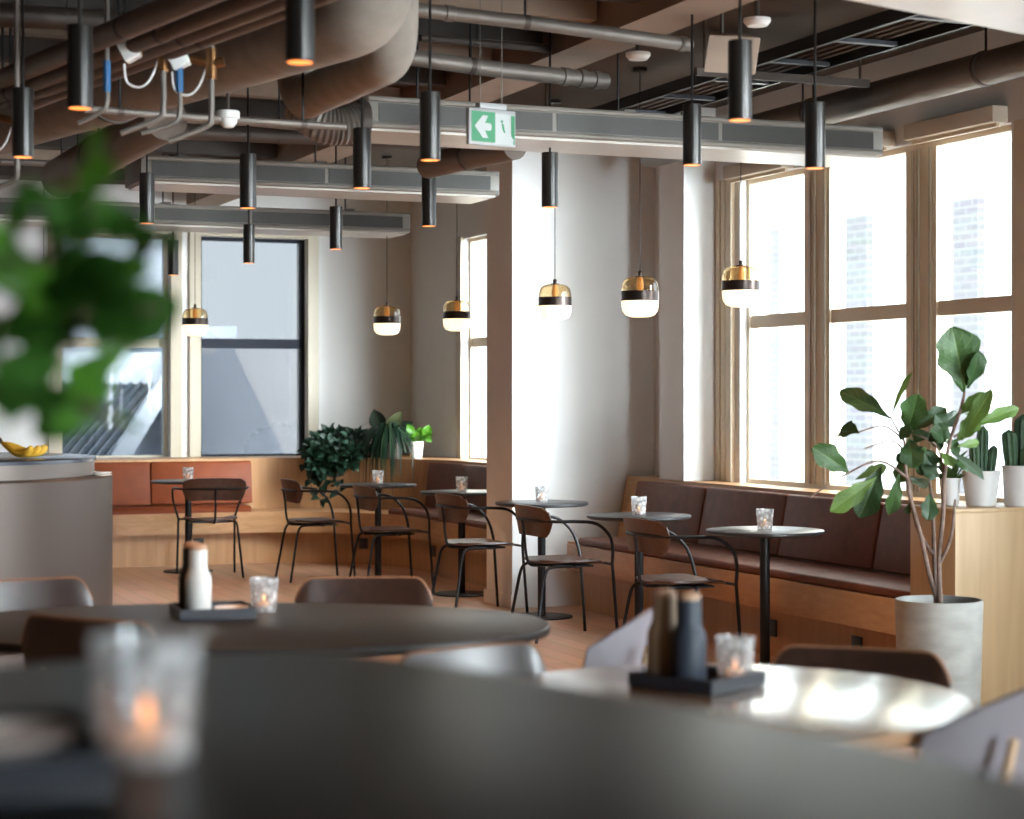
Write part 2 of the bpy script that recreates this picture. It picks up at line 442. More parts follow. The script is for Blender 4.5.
def window_right(i, a, b, n=3):
    r = thing('window_%d' % i, None, None); r['kind'] = 'structure'
    x0 = XW+.05; m = MB(); e = MB(); g = MB(); mw = .10; cuts = [(a, a+.035)]
    W = (b-a)
    m.box(x0, x0+.09, a, a+.035, ZS, ZT); m.box(x0, x0+.09, b-.035, b, ZS, ZT)
    m.box(x0, x0+.09, a+.035, b-.035, ZS, ZS+.03); m.box(x0, x0+.09, a+.035, b-.035, ZT-.03, ZT)
    cell = W/n; off = [0, .152, .075, 0]
    for k in range(1, n):
        y = a+cell*k-.27+off[k]+.0; y = (a+W*(.326 if k == 1 else .713))
        cuts.append((y-.19, y+.10)); m.box(x0, x0+.08, y-.19, y+.10, ZS+.03, ZT-.03)
        e.box(x0-.010, x0, y-.15, y-.125, ZS+.03, ZT-.03); e.box(x0-.010, x0, y+.02, y+.036, ZS+.03, ZT-.03)
        e.box(x0-.010, x0, y-.035, y-.012, ZS+.03, ZT-.03)
    cuts.append((b-.035, b))
    for k in range(n):
        y0 = cuts[k][1]; y1 = cuts[k+1][0]
        m.box(x0+.01, x0+.07, y0, y1, 1.85, 1.93)
        g.box(x0+.04, x0+.05, y0, y1, ZS+.03, 1.85); g.box(x0+.04, x0+.05, y0, y1, 1.93, ZT-.03)
    m.build('frame', 'frame_paint', r, smooth=0); e.build('bead', 'frame_edge', r, smooth=0)
    g.build('pane', 'window_glass', r, smooth=0)
    return r
for i, (a, b) in enumerate(bays): window_right(i+1, a, b)
# jamb mouldings beside the window bay
m = MB()
for y0, y1, d in ((10.95,11.02,.03), (11.05,11.10,.02), (11.13,11.17,.015)): m.box(XW-d, XW, y0, y1, ZS, ZT+.02)
struct(m, 'trim_1', 'frame_paint', smooth=0)
m = MB()
for y0, y1, d in ((15.8,15.87,.03), (15.9,15.95,.02)): m.box(XW-d, XW, y0, y1, ZS, ZT+.02)
struct(m, 'trim_2', 'frame_edge', smooth=0)
def window_back(i, a, b, dark, gl):
    r = thing('window_%d' % i, None, None); r['kind'] = 'structure'
    y0 = YB+.09; m = MB(); g = MB(); zt = 2.86
    fw = .035
    m.box(a, a+fw, y0, y0+.07, ZS, zt).box(b-fw, b, y0, y0+.07, ZS, zt).box(a+fw, b-fw, y0, y0+.07, ZS, ZS+.03).box(a+fw, b-fw, y0, y0+.07, zt-.03, zt)
    m.box(a+fw, b-fw, y0-.02, y0+.07, 1.86, 1.945)
    g.box(a+fw, b-fw, y0+.03, y0+.04, ZS+.03, 1.86).box(a+fw, b-fw, y0+.03, y0+.04, 1.945, zt-.03)
    m.build('frame', 'dark_frame' if dark else 'frame_edge', r, smooth=0); g.build('pane', gl, r, smooth=0)
    c = MB()
    for q in ((a-.10, a), (b, b+.10)): c.box(q[0], q[1], YB-.03, YB, ZS, zt+.05)
    c.box(a, b, YB-.03, YB, zt, zt+.05)
    c.build('casing', 'frame_edge', r, smooth=0)
window_back(6, *bw[0], False, 'pergola_glass'); window_back(7, *bw[1], False, 'pergola_glass'); window_back(8, *bw[2], True, 'tinted_glass')

# roller blind cassettes above the panes
k = 0
blind_lab = ['rolled-up beige blind at the window head beside the pillar', 'rolled-up beige blind at the middle pane of the bay', 'rolled-up beige blind at the pane nearest the white pier']
for q in range(3):
    y0, y1 = ((8.11,8.90),(9.12,10.0),(10.2,10.93))[q]
    b = thing('window_blind', blind_lab[q], 'blind', (XW-.0, (y0+y1)/2, ZT), 0, 'roller blinds above the window seat')
    h = (y1-y0)/2
    MB().box(-.10, -.002, -h, h, .0, .085).build('cassette', 'blind_fabric', b, bevel=.008)
    MB().box(-.06, -.045, -h+.02, h-.02, -.02, .0).build('bottom_rail', 'frame_paint', b, smooth=0)

# ---------------------------------------------------------------- outside
def ext(n, lab, cat): return thing(n, lab, cat)
b = ext('apartment_building', 'white rendered building with grey brick piers across from the window seat', 'building')
MB().box(14.0, 15.0, 14.5, 48, -6, 11).build('facade', 'facade_white', b, smooth=0)
m = MB(); c = MB()
y = 14.55
while y < 46:
    m.box(13.9, 14.0, y, y+.52, -4, 3.81); c.box(13.9, 14.0, y, y+.52, 3.81, 9)
    y += 2.42
m.build('brick_pier', 'facade_brick', b, smooth=0); c.build('pier_top', 'facade_cream', b, smooth=0)
tag(MB().box(-40, 60, 18.2, 90, -6.2, -6).box(6.8, 14, -20, 18.2, -6.2, -6).build('street_ground', 'ground_out', smooth=0), kind='structure')
# the roofs behind the back windows
b = ext('gabled_roof', 'slate grey roof slope with pale gable beyond the dark-framed back window', 'roof')
yy = 21.5
def BP(px, py, y=yy):   # point on a vertical plane behind the house at distance y
    t = (px-512)/FPX; d = y/(FW.y+RT.y*t); v = P(px, d); return (v.x, v.y, HC+d*(HOR-py)/FPX)
def poly_slab(pts, th, name, m, par):
    vs = [Vector(p) for p in pts]; n = len(vs); d = Vector((0, th, 0))
    q = MB(); q.add(vs+[v+d for v in vs], [tuple(range(n)), tuple(range(n,2*n))[::-1]]+[(i,i+n,(i+1)%n+n,(i+1)%n) for i in range(n)])
    return q.build(name, m, par, smooth=0)
poly_slab([BP(196,1040), BP(318,1040), BP(318,338), BP(196,338)], .4, 'gable_wall', 'roof_pale', b)
poly_slab([BP(190,1040,20.9), BP(316,1040,20.9), BP(316,520,20.9), BP(232,345,20.9), BP(190,345,20.9)], .3, 'slope', 'roof_slate', b)
b = ext('office_block', 'low grey block on the skyline behind the back window', 'building')
poly_slab([BP(180,845,30), BP(237,845,30), BP(237,326,30), BP(180,326,30)], 4, 'tower', 'far_block', b)
# glazed pergola roof behind the left window
b = ext('pergola_roof', 'white framed lean-to roof with dark diagonal slats outside the back window', 'roof')
m = MB()
for k in range(13):
    x0 = 40+k*9.6
    a0 = Vector(BP(x0-40, 462, 19.4)); a1 = Vector(BP(x0+24, 384, 21.2))
    m.tube([a0, a1], .028, 6)
m.build('slat', 'slat_dark', b)
m = MB(); m.tube([BP(112,470,19.3), BP(170,375,21.1)], .12, 4); m.build('rafter', 'white_steel', b, smooth=0)
poly_slab([BP(20,384,21.4), BP(176,384,21.4), BP(176,352,21.4), BP(20,352,21.4)], .3, 'parapet', 'white_steel', b)
poly_slab([BP(20,1040,21.6), BP(186,1040,21.6), BP(186,384,21.6), BP(20,384,21.6)], .2, 'lean_to_wall', 'roof_slate', b)

# ---------------------------------------------------------------- benches
# right-hand window seat
XB = 5.22
b = thing('window_bench', 'long brown leather window bench with an oak base under the big right windows', 'bench', (0,0,0))
Y0, Y1 = 7.83, 12.08
MB().box(XB+.12, XW, Y0, 11.83, 0, .275).build('plinth', 'oak', b, smooth=0)
MB().box(XB, XB+.6, Y0, 11.83, .275, .445).build('seat_box', 'oak_h', b, bevel=.003)
m = MB().prism([(5.70,.445),(5.78,.875),(XW,.875),(XW,.445)], 0, 1, Matrix(((1,0,0,0),(0,0,-1,0),(0,1,0,0),(0,0,0,1))))
m.v = [Vector((v.x, Y0+ (-v.y)*(Y1-Y0), v.z)) for v in m.v]
m.build('back_frame', 'oak_h', b, smooth=0)
MB().box(XB+.005, 5.70, 11.72, 11.83, .445, .462).build('seat_edge', 'oak_h', b, smooth=0)
MB().box(XB+.02, 5.66, Y0, 11.70, .445, .492).build('seat_cushion', 'brown_leather', b, bevel=.016, seg=3)
n = 4; seg = (11.80-Y0)/n
for i in range(n):
    q = MB().box(-.045, .0, Y0+seg*i+.004, Y0+seg*(i+1)-.004, 0, .355)
    for v in q.v: v.x += 5.695+.08*v.z/.42; v.z += .50
    q.build('back_cushion', 'brown_leather', b, bevel=.014, seg=3)
for px, py in ((773,628), (858,645)):
    t = (px-512)/FPX; d = (XB+.12)/(FW.x+RT.x*t); v = P(px, d)
    MB().box(XB+.108, XB+.12, v.y-.045, v.y+.045, HC+d*(HOR-py)/FPX-.045, HC+d*(HOR-py)/FPX+.045).build('power_outlet', 'outlet', b, bevel=.003)

# curved corner bench
AC = (4.1, 15.0); R0 = 1.12
def bpath(y0=12.6, x1=.5, na=16):
    p = []
    if y0 < AC[1]: p.append((AC[0]+R0, y0, 1, 0))
    for k in range(na+1):
        a = pi/2*k/na; p.append((AC[0]+R0*cos(a), AC[1]+R0*sin(a), cos(a), sin(a)))
    if x1 < AC[0]: p.append((x1, AC[1]+R0, 0, 1))
    return p
def arc(a0, a1, na=8):
    return [(AC[0]+R0*cos(radians(a0+(a1-a0)*k/na)), AC[1]+R0*sin(radians(a0+(a1-a0)*k/na)), cos(radians(a0+(a1-a0)*k/na)), sin(radians(a0+(a1-a0)*k/na))) for k in range(na+1)]
b = thing('corner_bench', 'curved oak corner bench with orange and brown leather along the back wall', 'bench')
MB().sweep(bpath(), [(.12,0),(.55,0),(.55,.27),(.12,.27)]).build('plinth', 'oak', b)
MB().sweep(bpath(), [(0,.27),(.60,.27),(.60,.445),(0,.445)]).build('seat_box', 'oak_h', b)
MB().sweep(bpath(), [(.50,.445),(.60,.445),(.60,.88),(.54,.88)]).build('back_panel', 'oak', b)
# top ledge filling to the walls
led = [(4.1+1.66,12.58)] + [(x+nx*.54, y+ny*.54) for x,y,nx,ny in bpath()[0:]] + [(.5, YB), (XW, YB), (XW, 12.58)]
MB().prism(led[1:], .862, .885).build('ledge', 'oak_h', b, smooth=0)
sc = [(.02,.445),(.46,.445),(.49,.46),(.49,.475),(.46,.492),(.04,.492),(.02,.475)]
bc = [(.435,.50),(.495,.50),(.535,.85),(.525,.862),(.49,.862),(.475,.84)]
MB().sweep([(4.20,16.12,0,1),(.6,16.12,0,1)], sc).build('seat_cushion', 'orange_leather', b)
MB().sweep([(AC[0]+R0,12.6,1,0),(AC[0]+R0,15,1,0)]+arc(0,20,4)[1:], sc).build('seat_cushion', 'brown_leather', b)
for x0, x1 in ((4.32,3.44),(3.43,2.55),(2.54,1.66),(1.65,.77)):
    MB().sweep([(x0,16.12,0,1),(x1,16.12,0,1)], bc).build('back_cushion', 'orange_leather', b, bevel=.012, seg=3)
for y0, y1 in ((12.6,13.4),(13.41,14.2),(14.21,15.0)):
    MB().sweep([(AC[0]+R0,y0,1,0),(AC[0]+R0,y1,1,0)], bc).build('back_cushion', 'brown_leather', b, bevel=.012, seg=3)
MB().sweep(arc(.5,21,6), bc).build('back_cushion', 'brown_leather', b)
for k, (px, py, an) in enumerate(((411,553,38), (446,560,8), (203,546,90))):
    o = MB().box(-.006, .006, -.045, .045, -.045, .045).build('power_outlet', 'outlet', b, bevel=.003)
    if an == 90: o.location = (P(px,16.3).x, 16.24-.006, .18); o.rotation_euler.z = pi/2
    elif an < 10: o.location = (AC[0]+R0+.114, 14.75, .18)
    else:
        a = radians(an); o.location = (AC[0]+(R0+.114)*cos(a), AC[1]+(R0+.114)*sin(a), .18); o.rotation_euler.z = a

# oak box at the bench end
b = thing('planter_cabinet', 'pale oak cabinet block at the bench end carrying cactus pots', 'cabinet')
MB().box(5.22, 5.98, 7.453, 7.815, 0, .885).build('carcass', 'pale_oak', b, bevel=.002)
MB().box(5.215, 5.98, 7.448, 7.82, .885, .905).build('top_panel', 'pale_oak', b, bevel=.002)

# ---------------------------------------------------------------- round metal counter at the left
cc = P(512-2.885/9.1*FPX, 9.1)
b = thing('serving_counter', 'round brushed metal serving counter with dark worktop on the left', 'counter', cc)
MB().lathe([(.96,0),(.96,.03),(1.0,.03),(1.0,1.04),(.99,1.05),(.0,1.05)], 96).build('drum', 'counter_metal', b)
MB().lathe([(.916,1.05),(.916,1.115),(.0,1.115)], 96).build('upper_band', 'counter_band', b)
MB().lathe([(.925,1.115),(.925,1.13),(.92,1.133),(0,1.133)], 96).build('worktop', 'counter_top', b)
def bunch():
    r = thing('banana_bunch', 'yellow bananas lying on the round counter', 'bananas')
    for k in range(5):
        a = -.5+k*.26
        pts = cr([(0,0,.075),(.05*cos(a),.05*sin(a),.055),(.11*cos(a),.11*sin(a),.03),(.17*cos(a),.17*sin(a),.035),(.20*cos(a),.20*sin(a),.06)], 5)
        n_ = len(pts); rr = [.008+.013*sin(pi*min(1,max(0,(i/(n_-1)-.05)/.95)))**.6 for i in range(n_)]
        o = MB().tube(pts, rr, 8).build('banana', 'banana', r)
        MB().tube([pts[0], pts[0]+Vector((-.012,0,.02))], .008, 6).build('banana_tip', 'banana_tip', o)
    return r
o = bunch(); o.location = P(2, 8.9, 1.131); o.rotation_euler.z = -.5
o = tag(MB().lathe([(.0,0),(.03,0),(.045,.006),(.047,.009),(.03,.005),(0,.004)], 32).build('plate', 'white_ceramic', loc=P(102, 8.98, 1.051)), 'lower white plate stacked on the round counter rim', 'plate')
tag(dup(o, P(102, 8.98, 1.0605), 0, 'upper white plate stacked on the round counter rim'), None, 'plate')

# ---------------------------------------------------------------- cafe tables and armchairs
def mk_table():
    r = thing('cafe_table', '', 'table')
    MB().lathe([(0,.718),(.285,.718),(.30,.726),(.30,.738),(.297,.74),(0,.74)], 64).build('tabletop', 'black_top', r)
    MB().lathe([(.026,.010),(.026,.712),(.10,.712),(.10,.718)], 24).build('pole', 'black_metal', r)
    MB().lathe([(0,0),(.20,0),(.20,.008),(.196,.010),(0,.010)], 48).build('base_plate', 'black_metal', r)
    return r
cafe = Kind(mk_table)
TABS = {'A': (4.94,8.70), 'B': (4.90,10.08), 'C': (4.92,11.55), 'D': (4.955,13.1), 'E': (4.77,14.45), 'F': (3.55,15.66)}
tl = {'A': 'round black cafe table nearest the fig tree, alone without armchair in front of its pole', 'B': 'round black cafe table in front of the left end of the window bench',
      'C': 'round black cafe table in front of the white pier', 'D': 'round black cafe table partly hidden by the pier edge',
      'E': 'round black cafe table before the curved bench and trailing plants', 'F': 'round black cafe table at the orange leather bench'}
for k_, (x, y) in TABS.items(): cafe((x, y, 0), .3*x, tl[k_], 'round cafe tables along the benches')

def mk_arm():
    r = thing('armchair', '', 'chair')
    # local: faces +x
    def sf(u, v):
        x = -.20+.41*u; hw = .205*(1-.25*(2*u-1)**4)*(.94+.06*sin(pi*u)); q = 2*v-1
        if u < .12: hw *= .80+.20*(u/.12)
        if u > .9: hw *= 1-.20*((u-.9)/.1)
        return Vector((x, q*hw, .452+.012*q*q-.022*u*(1-u)*4*(1-q*q)*.5-.018*max(0,u-.8)/.2))
    MB().sheet(sf, 16, 12, .011).build('seat', 'walnut', r)
    def bf(u, v):     # curved back panel with rounded lower corners
        q = 2*u-1; a = q*.92
        top = .785-.012*q*q
        h = .175*(1-.9*max(0, abs(q)-.72)**2/.0784*.55)
        z = top-h*(1-v)
        if abs(q) > .80 and v > .75: z -= (abs(q)-.8)*.12*(v-.75)*4
        x = -.255+.115*(1-cos(a))*1.1+.03*(1-v)
        return Vector((x, .245*sin(a)/sin(.92), z))
    MB().sheet(bf, 18, 8, .011).build('backrest', 'walnut', r)
    for s in (-1, 1):
        p = cr([(-.258,0,.70),(-.240,s*.13,.70),(-.17,s*.255,.700),(-.05,s*.285,.700),(.08,s*.287,.685),(.165,s*.277,.62),(.200,s*.255,.54),(.212,s*.225,.445)], 5)+[Vector((.245,s*.232,0))]
        MB().tube(p, .0095, 8).build('arm_and_front_leg', 'black_metal', r)
        p = cr([(-.02,s*.17,.432),(-.14,s*.175,.432),(-.185,s*.18,.41),(-.205,s*.185,.35)], 4)+[Vector((-.265,s*.215,0))]
        MB().tube(p, .0095, 8).build('rear_leg', 'black_metal', r)
    MB().tube(cr([(-.262,0,.705),(-.250,0,.62),(-.238,0,.50),(-.215,0,.44),(-.15,0,.43),(.0,0,.43)], 5), .009, 8).build('back_stem', 'black_metal', r)
    MB().box(-.08,.13,-.14,.14,.424,.434).tube([(.212,-.222,.442),(.212,.222,.442)], .008, 8).tube([(0,-.20,.43),(0,.20,.43)], .008, 8).build('seat_plate', 'black_metal', r)
    return r
arm = Kind(mk_arm)
g = 'walnut and black steel armchairs'
arm((4.68,9.14,0), 0, 'walnut armchair between the two cafe tables at the window bench', g)
arm((4.62,10.52,0), 0, 'walnut armchair in front of the white pier', g)
arm((4.66,12.0,0), .05, 'walnut armchair whose seat overlaps the brown pier edge', g)
arm((4.53,13.42,0), 0, 'walnut armchair in front of the table with trailing plants behind', g)
arm((4.32,14.62,0), 0, 'walnut armchair standing free left of the plants, facing right', g)
arm((3.63,15.22,0), pi/2-.08, 'walnut armchair seen from behind facing the orange bench', g)

# ---------------------------------------------------------------- glasses
def mk_votive():
    r = thing('votive_glass', '', 'glass')
    MB().lathe([(0,0),(.036,0),(.038,.004),(.045,.103),(.0455,.105),(.0435,.105),(.036,.016),(0,.014)], 28).build('glass_cup', 'votive_glass', r)
    MB().lathe([(0,.016),(.019,.016),(.019,.030),(0,.031)], 20).build('tealight', 'wax', r)
    MB().lathe([(0,.031),(.0035,.037),(.0045,.043),(.002,.053),(0,.058)], 10).build('flame', 'flame', r)
    return r
vot = Kind(mk_votive)
gl = 'candle glasses on the tables'
for k_, dx, dy, lab in (('A',0,0,'candle glass on the cafe table nearest the fig tree'), ('B',0,0,'candle glass on the cafe table by the bench end'),
                  ('C',0,0,'candle glass on the cafe table before the white pier'), ('D',0,0,'candle glass on the table by the pier edge'),
                  ('E',0,0,'candle glass on the table before the trailing plants'), ('F',0,0,'candle glass on the table at the orange bench')):
    x, y = TABS[k_]; vot((x+dx, y+dy, .7405), random.random()*6, lab, gl)

# ---------------------------------------------------------------- foreground tables
def ptab(name, lab, out, z, th, m, foot, base_r, loc, bev=.006):
    r = thing(name, lab, 'table', loc)
    MB().prism(out, z-th, z).build('tabletop', m, r, bevel=bev, seg=3)
    MB().lathe([(.045,.012),(.045,z-th-.02),(.18,z-th-.02),(.18,z-th)], 28).build('pole', 'black_metal', r)
    MB().lathe([(0,0),(base_r,0),(base_r,.010),(base_r-.01,.012),(0,.012)], 56).build('base_plate', 'black_metal', r)
    return r
def camout(pts, c):     # outline given in (right, forward) metres
    out = []
    for a, b_ in pts:
        v = RT*a+FW*b_-c; out.append((v.x, v.y))
    return out
cM = P(239, 5.8)
oval = circ(.585, 72, (-.812,5.8), rx=.925, ex=2.15)
ptab('dining_table', 'dark grey oval dining table in the middle with a white grinder on its tray', camout(oval, cM), .74, .028, 'lino_top', None, .34, cM)
cR = P(720, 4.36)
ptab('dining_table', 'round wood dining table with bright window glare and a navy grinder', circ(.56, 72), .74, .028, 'table_oak', None, .30, cR)
cB = RT*(-.22)+FW*1.62
bar = [(-.80,1.60),(-.80,1.90),(-.62,2.18),(-.40,2.33),(-.22,2.35),(-.036,2.19),(.186,1.92),(.36,1.66),(.47,1.40),(.46,1.12),(.28,.93),(0,.87),(-.3,.88),(-.58,1.0),(-.74,1.25)]
barc = [(p.x, p.y) for p in cr([(a,b_,0) for a,b_ in bar+[bar[0]]], 6)[:-1]]
ptab('bar_table', 'high dark bar table filling the foreground under a blurred candle glass', camout(barc, cB), 1.105, .035, 'bar_top', None, .33, cB)

# trays, grinders, dishes
def mk_tray():
    r = thing('tray', '', 'tray'); h = .115
    MB().box(-h,h,-h,h,0,.008).build('tray_base', 'tray_black', r, bevel=.002)
    MB().box(-h,h,-h,-h+.007,.008,.034).box(-h,h,h-.007,h,.008,.034).box(-h,-h+.007,-h+.007,h-.007,.008,.034).box(h-.007,h,-h+.007,h-.007,.008,.034).build('rim', 'tray_black', r, smooth=0)
    return r
tray = Kind(mk_tray)
def grinder(name, lab, body, loc):
    r = thing(name, lab, 'grinder', loc); r.scale = (1.06,)*3
    MB().lathe([(0,0),(.036,0),(.038,.003),(.038,.098),(.036,.112),(.029,.128),(.0265,.138),(.0265,.185),(.026,.187),(0,.187)], 36).build('bottle_body', body, r)
    MB().lathe([(.026,.187),(.0255,.196),(.021,.202),(.012,.205),(0,.2055)], 32).build('stopper', 'grinder_lid', r)
    return r
def camrot(a): return -YAW+a
# middle table set
tz = .7405
ct = P(212, 5.98, tz); rz = camrot(radians(18))
tray(ct, rz, 'black tray on the oval table holding the white grinder', 'black condiment trays')
def onr(c, rz_, x, y, z=.0085): 
    return Vector((c.x+x*cos(rz_)-y*sin(rz_), c.y+x*sin(rz_)+y*cos(rz_), c.z+z))
grinder('pepper_grinder', 'black bottle grinder hidden behind the white one', 'black_grinder', onr(ct, rz, -.052, .066))
grinder('salt_grinder', 'white bottle grinder with wooden stopper', 'white_grinder', onr(ct, rz, -.046, -.022))
def mk_dish():
    r = thing('candle_dish', '', 'dish')
    MB().lathe([(0,0),(.040,0),(.052,.022),(.053,.024),(.050,.022),(.038,.008),(0,.007)], 36).build('bowl', 'dish_pink', r)
    MB().lathe([(0,.008),(.034,.008),(.034,.016),(0,.017)], 28).build('wax_disc', 'dish_pink', r)
    return r
dish = Kind(mk_dish)
dish(onr(ct, rz, .052, -.045), 0, 'pale pink dish in the tray beside the white grinder', 'pale dishes in the trays')
vot(P(264, 6.12, tz), 0, 'candle glass with orange glow at the right end of the oval table tray', gl)
# right table set
ct = P(697.5, 4.53, tz); rz = camrot(radians(51))
tray(ct, rz, 'black tray on the round wood table holding the navy grinder', 'black condiment trays')
grinder('salt_grinder', 'beige bottle grinder beside the navy one', 'beige_grinder', onr(ct, rz, -.040, .066))
grinder('pepper_grinder', 'navy blue bottle grinder beside the beige one', 'navy_grinder', onr(ct, rz, -.056, -.0135))
vot(onr(ct, rz, .064, -.062), 1, 'clear candle glass at the right end of the wood table tray', gl)
# foreground set
tz = 1.1055
ct = RT*(-.450)+FW*1.56; ct.z = tz; rz = camrot(radians(18))
tray(ct, rz, 'black tray in the blurred foreground corner', 'black condiment trays')
dish(onr(ct, rz, .05, .018), 0, 'pale dish in the blurred foreground tray', 'pale dishes in the trays')
vot(P(146, 1.63, tz+.0), 2, 'large blurred candle glass in the foreground', gl)

# ---------------------------------------------------------------- dining chairs
def mk_ply():
    r = thing('dining_chair', '', 'chair')
    def bf(u, v):
        q = 2*u-1; a = q*.75
        top = .785
        if abs(q) > .70: top -= .075*((abs(q)-.70)/.30)**2.2
        z = .54+(top-.54)*v
        return Vector((-.21-.05*v+.10*(1-cos(a))*1.3, .235*sin(a)/sin(.75), z))
    MB().sheet(bf, 24, 8, .012).build('backrest', 'dark_walnut', r)
    rim = [bf(i/40, 1)+Vector((0,0,.001)) for i in range(41)]
    MB().tube(rim, .0068, 6).build('back_edge', 'edge_ply', r)
    def sf(u, v):
        x = -.20+.43*u; hw = .225*(1-.22*(2*u-1)**4); q = 2*v-1
        return Vector((x, q*hw, .452+.010*q*q-.02*max(0,u-.8)/.2))
    MB().sheet(sf, 14, 10, .012).build('seat', 'dark_walnut', r)
    for s in (-1, 1):
        MB().tube([(.17,s*.18,.446),(.21,s*.215,0)], [.017,.011], 10).build('leg', 'leg_wood', r)
        MB().tube([(-.228,s*.155,.66),(-.19,s*.17,.446),(-.225,s*.205,0)], [.010,.017,.011], 10).build('leg', 'leg_wood', r)
    MB().tube([(.17,-.18,.435),(.17,.18,.435)], .011, 8).tube([(-.19,-.17,.435),(-.19,.17,.435)], .011, 8).build('seat_rail', 'leg_wood', r)
    return r
ply = Kind(mk_ply)
def face(ang): return pi/2-YAW+radians(ang)   # 0 = facing away from the camera, +90 = facing left in the picture
gp = 'dark walnut plywood dining chairs'
c = P(100, 5.13) + FW*.20 + RT*.08
ch = ply((c.x,c.y,0), face(-28), 'dark plywood chair in front of the oval table, behind the blurred glass', gp)
c = P(22, 6.60) - FW*.15 + RT*.12
ply((c.x,c.y,0), face(180+32), 'dark plywood chair with shiny inner back at the far left of the oval table', gp)
c = P(369, 6.75) - FW*.25
ply((c.x,c.y,0), face(180+4), 'dark plywood chair tucked in behind the oval table beside the candle glass', gp)
c = P(850, 5.06) - FW*.2 + RT*-.06
ch2 = ply((c.x,c.y,0), face(180-22), 'dark plywood chair tucked in behind the wood table by the concrete pot', gp)
c = P(528, 4.66)
ply((c.x,c.y,0), face(180+38), 'dark plywood chair with bluish sheen at the left of the wood table', gp)

ch.scale = (1,1,1.055); ch2.scale = (1,1,.958)
def mk_shell():
    r = thing('shell_chair', '', 'chair')
    def sf(u, v):
        q = 2*u-1; aq = abs(q)
        # centre line: seat front -> seat rear -> back top
        if v < .5:
            t = v/.5; x = .22-.38*t; z = .455-.02*sin(pi*t); nx, nz = 0, 1
            k = t
        else:
            t = (v-.5)/.5; x = -.16-.03*sin(pi*t/2)-.075*t; z = .44+.385*t; k = 1
        bend = min(1, max(0, (v-.35)/.3)); bend = bend*bend*(3-2*bend)
        wing = aq**2.6
        hw = .235*(1-.12*(1-bend)*(1-v/.5 if v < .5 else 0))
        x2 = x+bend*wing*(.12+.04*(v-.5)); z2 = z+(1-bend)*wing*.05*min(1,v*3)
        if v > .55: z2 -= (v-.55)/.45*wing*.09
        return Vector((x2, q*hw*(1-.06*wing), z2))
    MB().sheet(sf, 22, 26, .012).build('shell', 'grey_shell', r)
    for s in (-1, 1):
        MB().tube([(.15,s*.16,.43),(.20,s*.215,0)], [.016,.010], 10).build('leg', 'leg_wood', r)
        MB().tube([(-.275,s*.13,.735),(-.225,s*.165,.44),(-.235,s*.21,0)], [.010,.016,.010], 10).build('leg', 'leg_wood', r)
    MB().box(-.16,.16,-.15,.15,.405,.428).build('seat_mount', 'black_metal', r, bevel=.004)
    return r
shell = Kind(mk_shell)
gs = 'pale grey shell chairs'
c = P(560, 5.5)
shell((c.x,c.y,0), face(76), 'pale grey shell chair at the right end of the oval table', gs)
c = P(905, 4.2)+RT*.03-FW*.06
shell((c.x,c.y,0), face(48), 'pale grey shell chair at the right of the wood table, near the picture edge', gs)

# ---------------------------------------------------------------- pendant lamps
def mk_cyl():
    r = thing('pendant_lamp', '', 'lamp')
    MB().lathe([(.041,.0),(.0415,.002),(.0415,.268),(.040,.27),(0,.27)], 32).lathe([(.041,0),(.0385,0),(.0385,.014)], 32).build('lamp_body', 'lamp_black', r)
    MB().lathe([(0,-.0015),(.036,-.0015)], 32).build('lens', 'lamp_glow', r)
    MB().lathe([(.006,.27),(.006,ZC-2.36)], 8).build('rod', 'lamp_black', r)
    MB().lathe([(.035,ZC-2.36-.022),(.035,ZC-2.36)], 24).build('ceiling_cap', 'lamp_black', r)
    return r
cyl = Kind(mk_cyl)
lamps = [(740,120,'large black cylinder lamp at top right above the amber globe'), (430,160,'black cylinder lamp just left of the exit sign'),
 (362,188,'black cylinder lamp hanging at the left end of the nearest chilled beam'), (815,168,'rightmost black cylinder lamp, before the window mullion'),
 (300,62,'big black cylinder lamp at the top beside the plaster duct bend'), (550,207,'slim black cylinder lamp against the white pier below the exit sign'),
 (80,108,'black cylinder lamp high left in front of the pipes'), (23,157,'leftmost black cylinder lamp, above the leafy branch'),
 (147,223,'black cylinder lamp left of the second beam end above the back window'), (248,208,'black cylinder lamp in front of the second beam, over the right back window'),
 (249,263,'smallest black cylinder lamp, against the sky of the back window'), (336,249,'black cylinder lamp right of the back window, at the third beam'),
 (429,226,'black cylinder lamp below the lamp beside the exit sign'), (78,238,'black cylinder lamp half hidden by the leaves at the back window'),
 (173,275,'black cylinder lamp between the two back windows')]
for px, yb, lab in lamps:
    cyl(P(px, FPX*.95/(HOR-yb), 2.36), 0, lab, 'black cylinder pendant lamps')
def mk_cyl_lamp_low():
    return None
p = P(692, 8.7, 2.36); cyl((p.x,p.y,2.45), 0, 'black cylinder lamp in front of the nearest beam, over the pier corner', 'black cylinder pendant lamps')

